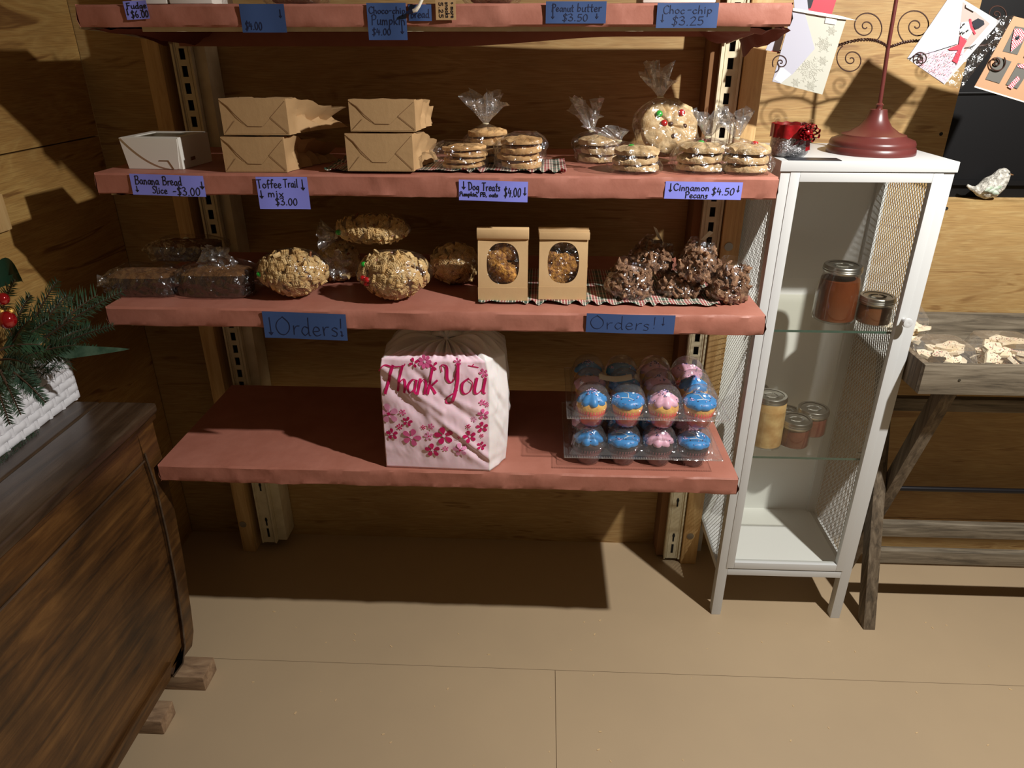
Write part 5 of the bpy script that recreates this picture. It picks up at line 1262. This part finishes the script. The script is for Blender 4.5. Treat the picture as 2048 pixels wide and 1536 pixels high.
for k in range(9):
    an = 2*PI*k/9+.3; L = rr.uniform(.016, .024); c_, s_ = math.cos(an), math.sin(an); kk = k
    bw.grid(lambda a, b: (r*.45 + c_*L*(1-math.cos(2*PI*a))/2*1.1 - s_*.006*math.sin(2*PI*a), -r*.98 - .010*(1-math.cos(2*PI*a))/2 + (b-.5)*.011 + .0015*math.sin(a*25+kk), h*.70 + s_*L*.75*(1-math.cos(2*PI*a))/2 + c_*.006*math.sin(2*PI*a) + .0015*math.sin(a*31+b*7)), 22, 4)
for k in (-1, -.4, .3):
    bw.grid(lambda a, b: (r*.45 + k*.030*a + (b-.5)*.008, -r*1.0-.004*math.sin(a*5), h*.66 - .030*a + (b-.5)*.003 + .002*math.sin(a*18)), 14, 3)
bw.ball((r*.45, -r*1.08, h*.70), (.006, .005, .006), 10, 7)
obj('bow', bw, M['redsheer'], rbo, sharp=180)
p = atz(1592, 313, ZT+.0006); q = atz(1700, 317, ZT)
tag(obj('flat_card', MB().box(0, .10, 0, .035, 0, .0012), M['blackc'], loc=(.475, 1.452, ZT-.0001), rot=(0, 0, -.05)), 'small dark card lying flat at the front of the cabinet top', 'card')

SY = 1.575
def c5(x, y, Y=SY): return aty(1500 + x/3.657, y/3.657, Y)
hb_ = thing('card_holder', 'burgundy metal card holder tree with curled wires on the cabinet', 'card holder', (c5(888, 1060).x, SY, ZT))
O = Vector((c5(888, 1060).x, SY, ZT)); R0 = (aty(1829, 290, SY-.02).x - aty(1658, 290, SY-.02).x)/2
obj('base', MB().lathe([(.001, 0), (R0, .0), (R0*1.0, .004), (R0*.985, .012), (R0*.96, .014), (R0*.965, .020), (R0*.93, .026), (R0*.74, .032), (R0*.72, .036), (R0*.56, .040), (R0*.36, .052), (R0*.25, .066), (R0*.205, .078), (R0*.19, .084), (R0*.08, .085), (R0*.07, .089), (R0*.09, .093), (R0*.04, .097), (.001, .098)], 56, closed=False), M['burg'], hb_, sharp=50)
J = c5(1010, 345)
TOP = J + (J - O)*1.3
obj('pole', MB().tube([Vector((0, 0, .09)), J-O, TOP-O], [.0042, .0038, .0034], 14), M['burg'], hb_)
def twist(path, r=.0022, tw=.0019):
    P = [Vector(p) for p in path]; pts = []
    for i in range(len(P)-1):
        for k in range(16): pts.append(P[i].lerp(P[i+1], k/16))
    pts.append(P[-1])
    for ph in (0, PI):
        obj('branch_strand', MB().tube([p + Vector((0, math.sin(i*.62+ph)*tw, math.cos(i*.62+ph)*tw)) for i, p in enumerate(pts)], r*.62, 6), M['wire'], hb_)
for off in (Vector((0, 0, 0)), TOP-J-Vector((0, 0, .03))):
    twist([c5(x, y)-O+off for x, y in ((1010, 345), (965, 315), (920, 298), (870, 290), (800, 292), (720, 308), (650, 330))] + [c5(200, 380)-O+off])
    twist([c5(x, y)-O+off for x, y in ((1010, 345), (1060, 330), (1120, 310), (1180, 300), (1250, 298), (1500, 330), (1900, 330))])
def spiral(cx_, cy_, ax_, ay_, turns, Y=SY, off=Vector()):
    r0 = math.hypot(ax_-cx_, ay_-cy_); a0 = math.atan2(ay_-cy_, ax_-cx_); n = 64; pts = []
    for i in range(n):
        t = i/(n-1); r = r0*(.08 + .92*(1-t)**1.5); a = a0 + turns*2*PI*t
        pts.append(c5(cx_+r*math.cos(a), cy_+r*math.sin(a), Y-.002)-O+off)
    obj('curl', MB().tube(pts, .0012, 6), M['wire'], hb_)
for args in ((845, 195, 925, 298, -2.1), (740, 435, 680, 335, -2.1), (1215, 190, 1122, 302, 2.1), (1250, 432, 1195, 450, 2.2, SY-.028), (1800, 460, 1860, 420, 2.0, SY-.03), (1800, 105, 1872, 130, -2.0), (225, 457, 170, 490, 2.0, SY-.034)):
    spiral(*args)
    spiral(*args[:5], Y=SY, off=TOP-J-Vector((0, 0, .03))) if len(args) == 5 else None

# ---- greeting cards held by the wires
def poly_card(name, pts, Y, th, mat, parent=None, conv=None, origin=None):
    """flat card: polygon corners on the plane y=Y"""
    W_ = [conv(x, y, Y) for x, y in pts]; o0 = origin if origin is not None else W_[0]
    mb = MB(); n = len(W_)
    mb.add([w - o0 for w in W_] + [w - o0 + Vector((0, th, 0)) for w in W_], [tuple(range(n)), tuple(range(2*n-1, n-1, -1))] + [(i, n+i, n+(i+1) % n, (i+1) % n) for i in range(n)])
    o = obj(name, mb, mat, parent, smooth=False)
    if parent is None: o.location = o0
    return o, o0
def c6(x, y, Y): return aty(1500 + x/6.982, y/6.982, Y)
def c7(x, y, Y): return aty(1800 + x/6.98, y/6.98, Y)
def cardset(label, base, conv, Y, layers, cat='card', th=.0015):
    t, o0 = poly_card('greeting_card', base[0], Y, th, M[base[1]], None, conv); tag(t, label, cat, 'greeting cards clipped in the wire curls')
    for i, (nm, pts, m_) in enumerate(layers):
        poly_card(nm, pts, Y-.0004*(i+1)-.0003, .0004, M[m_], t, conv, o0)
    return t, o0
YC = SY-.022
t, o0 = cardset('ivory card with embossed snowflakes, its white envelope covering the left half', ([(600, 120), (1345, 270), (1010, 1320), (310, 1140)], 'cream_card'), c6, YC,
    [('envelope', [(600, 120), (760, 160), (905, 680), (600, 1030), (430, 1165), (312, 1138)], 'env'), ('flap', [(440, 930), (575, 1040), (430, 1160), (335, 1110)], 'card'), ('price_label', [(1062, 230), (1215, 270), (1195, 345), (1045, 322)], 'card')])
def flake(cx_, cy_, r):
    mb = MB()
    for k in range(12):
        a = k*PI/6; c, s = math.cos(a), math.sin(a); rr_ = r if k % 2 == 0 else r*.62
        P0 = c6(cx_+c*r*.12, cy_+s*r*.12, YC)-o0; P1 = c6(cx_+c*rr_, cy_+s*rr_, YC)-o0; mb.tube([P0, P1], .0006, 5)
        for f in (.45, .68, .88):
            for sg in (-1, 1):
                bx_, by_ = cx_+c*rr_*f, cy_+s*rr_*f; a2 = a+sg*.8
                mb.tube([c6(bx_, by_, YC)-o0, c6(bx_+math.cos(a2)*r*.2, by_+math.sin(a2)*r*.2, YC)-o0], .0005, 5)
    obj('embossed_snowflake', mb, M['cream_card'], t)
flake(1030, 620, 115); flake(830, 970, 190); flake(1140, 430, 70); flake(1020, 850, 70); flake(640, 1150, 60); flake(850, 1200, 80)
poly_card('sleeve_flap', [(600, 110), (1260, 220), (1490, 285), (1240, 262), (600, 150)], YC-.004, .0006, M['card'], t, c6, o0)
cardset('small white card left of the snowflake card, half behind the shelf end', ([(480, 330), (340, 375), (220, 700), (405, 735), (470, 520)], 'env'), c6, YC+.02, [('red_edge', [(300, 706), (405, 722), (405, 735), (300, 716)], 'redcard')])
cardset('red card with white envelope in a clear sleeve at the top edge of the picture', ([(600, -300), (1290, -300), (1205, 0), (1140, 205), (820, 155), (620, 130)], 'redcard'), c6, YC+.012, [('envelope', [(600, -300), (740, -300), (800, 0), (818, 158), (620, 132)], 'env'), ('dark_motif', [(800, -40), (900, -40), (850, 110), (815, 118)], 'blackc')])
t, o0 = cardset('glittery snowman card with a white envelope, hanging at a slant', ([(760, -120), (800, -60), (1395, 300), (620, 1182), (100, 818), (700, -60)], 'cardw'), c7, YC,
    [('card_ground', [(800, 40), (885, 30), (1255, 330), (840, 800), (700, 700)], 'greyscene'), ('snow_body', [(430, 735), (640, 690), (800, 640), (900, 660), (880, 790), (618, 1170), (190, 880)], 'snow'),
     ('head', [(855, 310), (960, 300), (1020, 350), (1010, 450), (940, 550), (860, 520), (830, 420)], 'cardw'), ('hat_brim', [(970, 260), (995, 265), (1010, 360), (1062, 470), (1040, 488), (985, 390), (965, 310)], 'redcard'),
     ('hat', [(1010, 300), (1090, 255), (1170, 290), (1180, 340), (1110, 390), (1055, 410), (1020, 370)], 'blackc'), ('scarf', [(840, 495), (935, 570), (870, 680), (800, 890), (730, 850), (810, 700), (700, 705), (670, 685), (820, 620)], 'redcard'),
     ('envelope', [(700, -60), (760, -120), (880, -20), (810, 610), (430, 730), (102, 816)], 'env'), ('price_label', [(925, 60), (960, 50), (1065, 130), (1035, 165), (920, 100)], 'cardw')])
mb = MB()
for x, y in ((895, 335), (945, 425), (862, 452), (893, 458), (858, 375)): mb.ball(c7(x, y, YC-.004)-o0, (.0016, .0008, .0016), 8, 5)
mb.tube([c7(905, 665, YC-.003)-o0, c7(990, 655, YC-.003)-o0, c7(1060, 620, YC-.003)-o0], .0006, 5).tube([c7(990, 655, YC-.003)-o0, c7(1020, 670, YC-.003)-o0], .0005, 5)
obj('face_dots_and_twig', mb, M['blackc'], t)
gm = MB(); rr = random.Random(9)
for i in range(160):
    x, y = rr.uniform(280, 860), rr.uniform(720, 1050)
    if y-730 < (x-280)*1.0 and y < 1180-(x-620)*1.2 if x > 620 else y < 900+(x-280)*.8: gm.ball(c7(x, y, YC-.0032)-o0, .0007, 5, 4)
obj('glitter', gm, M['pinkc'], t)
poly_card('clear_sleeve', [(880, 780), (1400, 310), (1480, 400), (850, 1240), (620, 1185)], YC+.004, .0003, M['film'], t, c7, o0)
t, o0 = cardset('tan card with four dark patches of red gingham shapes, at the right picture edge', ([(1590, 225), (2330, 420), (1731+90, 1440), (1045, 1200)], 'tancard'), c7, YC-.006,
    [('dark_patch', [(1610, 365), (1800, 400), (1640, 765), (1435, 715)], 'slate'), ('dark_patch', [(1355, 790), (1558, 860), (1390, 1165), (1195, 1105)], 'slate'), ('dark_patch', [(1650, 880), (1840, 930), (1640, 1240), (1480, 1180)], 'slate'), ('dark_patch', [(1900, 440), (2090, 490), (1930, 850), (1730, 800)], 'slate')])
for pts in ([(1600, 400), (1690, 400), (1760, 470), (1700, 590), (1548, 725), (1560, 590)], [(1640, 905), (1780, 880), (1830, 980), (1700, 950), (1640, 935)], [(1640, 1060), (1680, 1100), (1560, 1245), (1505, 1210)]):
    poly_card('gingham_shape', pts, YC-.0088, .0004, M['gingham'], t, c7, o0)
obj('dot', MB().ball(c7(1640, 525, YC-.0095)-o0, (.004, .001, .004)), M['blackc'], t)
poly_card('white_edge', [(1045, 1200), (1821, 1440), (1815, 1455), (1040, 1218)], YC-.0065, .002, M['card'], t, c7, o0)
poly_card('clear_sleeve', [(1390, 225), (1600, 215), (1300, 800), (1220, 900), (1290, 700)], YC-.004, .0003, M['film'], t, c7, o0)

# ---- bird on the sill
p = aty(1968, 401, YW+.03); bp = Vector((p.x, YW+.028, 1.0197))
bd = thing('bird_figurine', 'small speckled white bird figurine on the window sill', 'figurine', bp)
sp = [(-.050, 0, .034), (-.040, 0, .028), (-.030, 0, .025), (-.020, 0, .024), (-.008, 0, .0245), (.006, 0, .030), (.016, 0, .040), (.022, 0, .051), (.025, 0, .061), (.026, 0, .069), (.027, 0, .0735)]
rd = [.003, .0045, .007, .015, .023, .0265, .0235, .0195, .0165, .0115, .003]
obj('body', MB().tube(sp, rd, 22), M['bird'], bd, sharp=180)
obj('beak', MB().tube([(.038, 0, .060), (.050, 0, .058)], [.0035, .0004], 8), M['kraftin'], bd)
obj('eye', MB().ball((.031, -.014, .063), .0017, 8, 6), M['blackc'], bd)
wg = MB()
for i, (x, z, a) in enumerate(((-.012, .030, .5), (-.004, .026, .1), (.004, .022, -.3), (.006, .032, .3))):
    wg.grid(lambda q, b: (x + (q-.5)*.022*math.cos(a) - (b-.5)*.010*math.sin(PI*q)*math.sin(a), -.0255-.003*math.sin(PI*b)*math.sin(PI*q), z + (q-.5)*.022*math.sin(a) + (b-.5)*.010*math.sin(PI*q)), 8, 5)
obj('leaf_wing', wg, M['birdw'], bd, sharp=180)

# ================================================================== GOODS IN THE TRAY
def tray_box(label, x0, x1, y0, y1, z, h, seed, where, lid_open=False, n=24):
    t = thing('bakery_clamshell', label, 'food container', ((x0+x1)/2, (y0+y1)/2, z), group='clear clamshells of white bark in the tray')
    w, d = x1-x0, y1-y0
    def shell(s0, s1, za, zb, e=.35, k=8):
        mb = MB()
        def fn(a, b):
            th = 2*PI*a; c, s = math.cos(th), math.sin(th); f = s0+(s1-s0)*b
            return (w/2*math.copysign(abs(c)**e, c)*f, d/2*math.copysign(abs(s)**e, s)*f, za+(zb-za)*b)
        mb.grid(fn, 44, k, wrap=True); n_ = len(mb.v)
        return mb
    b_ = shell(.86, 1, .0006, h*.5); b_.add([(v.x, v.y, v.z) for v in b_.v[:44]], [tuple(range(44))]); obj('base', b_, M['clam'], t, sharp=60)
    obj('rim', MB().tube([(w/2*1.02*math.copysign(abs(math.cos(2*PI*i/44))**.35, math.cos(2*PI*i/44)), d/2*1.02*math.copysign(abs(math.sin(2*PI*i/44))**.35, math.sin(2*PI*i/44)), h*.5) for i in range(45)], .0014, 6), M['clam'], t)
    l_ = shell(1, .80, h*.5, h); l_.add([(v.x, v.y, v.z) for v in l_.v[-44:]], [tuple(range(44))])
    o = obj('lid', l_, M['clam'], t, sharp=60)
    if lid_open: o.location = (0, d*.25, h*.25); o.rotation_euler = (math.radians(18), 0, 0)
    rr = random.Random(seed)
    for i in range(n):
        mb = MB(); s = rr.uniform(.018, .029); m_ = 9; pts = [(s*(1+.35*rr.uniform(-1, 1))*math.cos(2*PI*k/m_), s*.7*(1+.3*rr.uniform(-1, 1))*math.sin(2*PI*k/m_)) for k in range(m_)]
        mb.cur = 0; mb.prism(pts, .006)
        q = 0
        for k in range(26):
            mb.cur = 1 if k % 4 else 2; a, r_ = rr.uniform(0, 6.28), rr.uniform(.1, 1)**.5*s*.78; mb.ball((r_*math.cos(a), -.0002, r_*.7*math.sin(a)), (rr.uniform(.0006, .0014), .0007, rr.uniform(.0006, .0012)), 5, 4)
        o = obj('bark_piece', mb, [M['bark'], M['crumb'], M['pinkc']], loc=((x0+x1)/2 + rr.uniform(-.5, .5)*(w-.058), (y0+y1)/2 + rr.uniform(-.5, .5)*(d-.045), z+.010+(h-.018)*i/n), rot=(-PI/2+rr.uniform(-.2, .8), rr.uniform(-.3, .3), rr.uniform(-1.2, 1.2)), smooth=False)
        tag(o, f'piece of white bark with dark crumbs and peppermint in the {where} tray clamshell', 'candy', f'white bark pieces in the {where} tray clamshell')
zt_ = .7005
tray_box('clear clamshell of white bark, front left corner of the grey tray', .816, .930, 1.400, 1.520, zt_, .074, 1, 'front left')
tray_box('clear clamshell of white bark, back left in the tray, lid raised', .816, .912, 1.560, 1.680, zt_, .074, 2, 'back left', True)
tray_box('clear clamshell of white bark, right of the front left one, cut by the picture edge', .945, 1.080, 1.410, 1.545, zt_, .076, 3, 'right')

# ================================================================== BASKET OF GREENERY
bk = thing('wicker_basket', 'white woven basket on the dark chest at the left wall', 'basket', (-.982, 1.0, ZC+.0005))
BX0, BL, BHt = -.070, .325, .104
core = MB(); core.box(BX0, -.002, -.30, BL-.003, 0, BHt-.004); obj('liner', core, M['wicker'], bk)
rows = 6; rh = BHt/rows; seg = .042
sm_ = MB(); sm_.grid(lambda a, b: (.0055*math.sin(PI*a)**.5*(.35+.65*math.sin(PI*b)**.3), (a-.5)*seg*.97, (b-.5)*rh*.93), 9, 5); SPL = sm_.mesh('splint', M['wicker'])
sv = MB(); sv.grid(lambda a, b: (.0030*math.sin(PI*b)**.5, (b-.5)*.010, (a-.5)*rh*1.0), 4, 5); STV = sv.mesh('stake', M['wicker'])
for r_ in range(rows):
    off = (r_ % 2)*seg/2
    k = 0; y = -.28 + off
    while y < BL-seg*.3:
        o = obj('splint', SPL, None, bk, loc=(-.002, min(y+seg/2, BL-seg/2), rh*(r_+.5))); o.rotation_euler = (.03*math.sin(k*3+r_), 0, 0)
        if y+seg < BL: obj('stake', STV, None, bk, loc=(-.001, y+seg, rh*(r_+.5)))
        y += seg; k += 1
obj('rim', MB().tube([(-.001, -.30, BHt), (-.001, BL, BHt), (BX0, BL, BHt)], .005, 8), M['wicker'], bk)
gr = thing('greenery', 'bunch of pine sprigs and dark leaves spilling from the white basket', 'greenery', (-1.0, 1.15, ZC+BHt*.8))
G0 = Vector((-1.0, 1.15, ZC+BHt*.8))
def sprig(p0, p1, yy0, yy1, nl, cnt, mat, droop=.01, wide=1, th=.0009):
    a, b = aty(*p0, yy0)-G0, aty(*p1, yy1)-G0; rr = random.Random(int(p1[0]*7+p1[1])); m_ = (a+b)/2 + Vector((0, 0, droop))
    P = [(a*(1-t)**2 + m_*2*t*(1-t) + b*t*t) for t in [i/10 for i in range(11)]]
    s = obj('sprig', MB().tube(P, [.0022*(1-.06*i) for i in range(11)], 6), M['stem'], gr)
    nm = MB(); ax = (b-a).normalized(); side = ax.cross(Vector((0, -.8, .6))).normalized(); upv = ax.cross(side).normalized()
    for i in range(cnt):
        t = .08 + .92*i/cnt; k = min(9, int(t*10)); p = P[k].lerp(P[k+1], t*10-k)
        for sg in (-1, 1):
            for w2 in (0, 1) if wide > 1 else (0,):
                L = nl*(1-.45*max(0, t-.6)/.4)*rr.uniform(.8, 1.1); d = (ax*.65 + side*sg*rr.uniform(.7, 1) + upv*rr.uniform(-.5, .5)).normalized()
                e = p + d*L; w_ = side.cross(d).normalized() if True else upv; w_ = ax.cross(d).normalized()
                pp = d.cross(w_).normalized()*th
                nm.add([p-pp, p+pp, e*.5+p*.5+pp*1.2, e, e*.5+p*.5-pp*1.2, p+w_*th], [(0, 1, 2, 4), (4, 2, 3), (0, 5, 4), (1, 5, 2)])
    stuff(obj('needles', nm, mat, s))
n1, n2 = M['needle'], M['needle2']
for a in (((70, 690), (246, 583), 1.14, 1.16, .020, 30, n2), ((90, 705), (228, 652), 1.14, 1.13, .018, 26, n2), ((45, 690), (116, 560), 1.18, 1.2, .022, 26, n1), ((20, 680), (62, 590), 1.1, 1.12, .02, 22, n1), ((70, 720), (190, 700), 1.2, 1.22, .022, 30, n1),
          ((28, 745), (92, 806), 1.02, 1.0, .018, 24, n2), ((0, 740), (42, 830), 1.0, .98, .017, 20, n2), ((110, 660), (196, 590), 1.2, 1.25, .040, 14, n1), ((40, 660), (150, 600), 1.2, 1.25, .045, 14, n1), ((0, 640), (30, 560), 1.1, 1.1, .02, 18, n1),
          ((40, 720), (150, 690), 1.1, 1.1, .024, 28, n1), ((-10, 760), (20, 850), .95, .93, .016, 18, n2), ((10, 720), (75, 770), 1.03, 1.02, .018, 22, n2), ((30, 700), (100, 640), 1.12, 1.14, .03, 22, n1), ((0, 700), (80, 690), 1.05, 1.07, .03, 26, n1),
          ((60, 690), (135, 590), 1.17, 1.2, .03, 20, n2), ((20, 700), (60, 640), 1.06, 1.06, .03, 22, n1), ((90, 700), (180, 655), 1.17, 1.2, .028, 26, n1), ((0, 720), (60, 730), 1.02, 1.0, .026, 22, n2)):
    sprig(*a, wide=2)
fm = MB(); rr = random.Random(31)
for i in range(5200):
    y = rr.uniform(.70, 1.325); edge = rr.random(); x = -1.05 + .085*edge
    p = Vector((x, y, ZC+BHt*(.80+.25*rr.random()) + .05*rr.random()*(1-abs(2*edge-1))))
    d = Vector((rr.uniform(-.4, 1.1), rr.uniform(-.8, .9), rr.uniform(-.15, .9)))*.026
    if edge > .9 and rr.random() < .4: d.z = -abs(d.z); d.x = abs(d.x)*.6
    w_ = Vector((rr.uniform(-1, 1), rr.uniform(-1, 1), rr.uniform(-1, 1)))*.0011
    if p.x+d.x < -1.056: d.x = abs(d.x)
    fm.add([p-w_-G0, p+w_-G0, p+d-G0], [(0, 1, 2)])
stuff(obj('filler_needles', fm, M['needle'], gr))
a, b = aty(120, 705, 1.18)-G0, aty(260, 698, 1.2)-G0
lm = MB(); lm.grid(lambda s, t: a.lerp(b, s) + Vector((0, (t-.5)*.02*(1-s), (t-.5)*.022*(1-s)**.7*min(1, s*6+.2))), 14, 4); o = obj('long_leaf', lm, M['needle2'], gr)
for (u, v, r_, yy) in ((20, 575, 34, 1.12), (12, 560, 30, 1.1)):
    c = aty(u, v, yy)-G0; lm = MB(); lm.grid(lambda s, t: c + Vector((-.03+.055*s, .02*math.sin(s*3), .018*math.sin(PI*s)*(1 if t else 1)+(t-.5)*.030*math.sin(PI*min(1, s+.1)))), 12, 5); obj('broad_leaf', lm, M['leaf'], gr)
for u, v, yy, r_, m_ in ((5, 598, 1.03, .010, 'redball'), (14, 640, 1.02, .014, 'redball'), (22, 622, 1.03, .006, 'gold'), (2, 625, 1.03, .007, 'gold')):
    c = aty(u, v, yy)-G0; obj('ornament', MB().ball(c, r_, 18, 12), M[m_], gr)
ms_ = MB(); rr = random.Random(4)
for i in range(420):
    t = rr.random(); p = atz(-20+95*t, 945-80*t, ZC) ; p = Vector((p.x+rr.uniform(-.012, .004), p.y+rr.uniform(-.01, .01), ZC+.0008)); e = Vector((rr.uniform(-.008, .008), rr.uniform(-.008, .008), rr.uniform(.001, .008)))
    ms_.add([p-G0, p+Vector((.001, 0, 0))-G0, p+e-G0], [(0, 1, 2)])
stuff(obj('fallen_needles', ms_, M['needle'], gr))

# ================================================================== GOODS ON THE TOP SHELF (only their feet show)
def topbox(label, u0, u1, dpt, h, mat, y=1.312):
    a, b = aty(u0, 2, y), aty(u1, 2, y); w = b.x-a.x
    t = thing('bakery_box', label, 'box', ((a.x+b.x)/2, y, Z1)); 
    obj('carton', MB().box(-w/2, w/2, 0, dpt, 0, h), M[mat], t, bevel=.002)
    obj('lid', MB().box(-w/2-.001, w/2+.001, -.001, dpt+.001, h-.012, h+.001), M[mat], t, bevel=.001)
    obj('front_tab', MB().box(-.012, .012, -.0022, -.001, h*.4, h*.8), M[mat], t)
topbox('white fudge box on the top shelf, above the white bakery box', 338, 424, .09, .045, 'card')
topbox('pale fudge box on the top shelf, left of the other fudge box', 262, 333, .09, .045, 'card')
topbox('white box on the top shelf beside the rightmost blue note', 1286, 1432, .10, .050, 'card')
for u0, u1, nm in ((520, 642, 'left'), (920, 1040, 'middle')):
    a, b = aty(u0, 2, 1.33), aty(u1, 2, 1.33); w = b.x-a.x
    t = bag('bread_bag', f'clear wrapped loaf on the top shelf, {nm} of the picture', 'wrapped loaves on the top shelf', ((a.x+b.x)/2, 1.362, Z1), w, .10, .075, seed=u0, tuft=.03, tw=.02, plump=.5)
    obj_l = tag(obj('bread_loaf', MB().box(-w*.36, w*.36, -.030, .030, 0, .050), M['loaf_top'], bevel=.014, seg=4, loc=((a.x+b.x)/2, 1.362, Z1+.001)), f'brown loaf inside the {nm} top-shelf bag', 'bread')
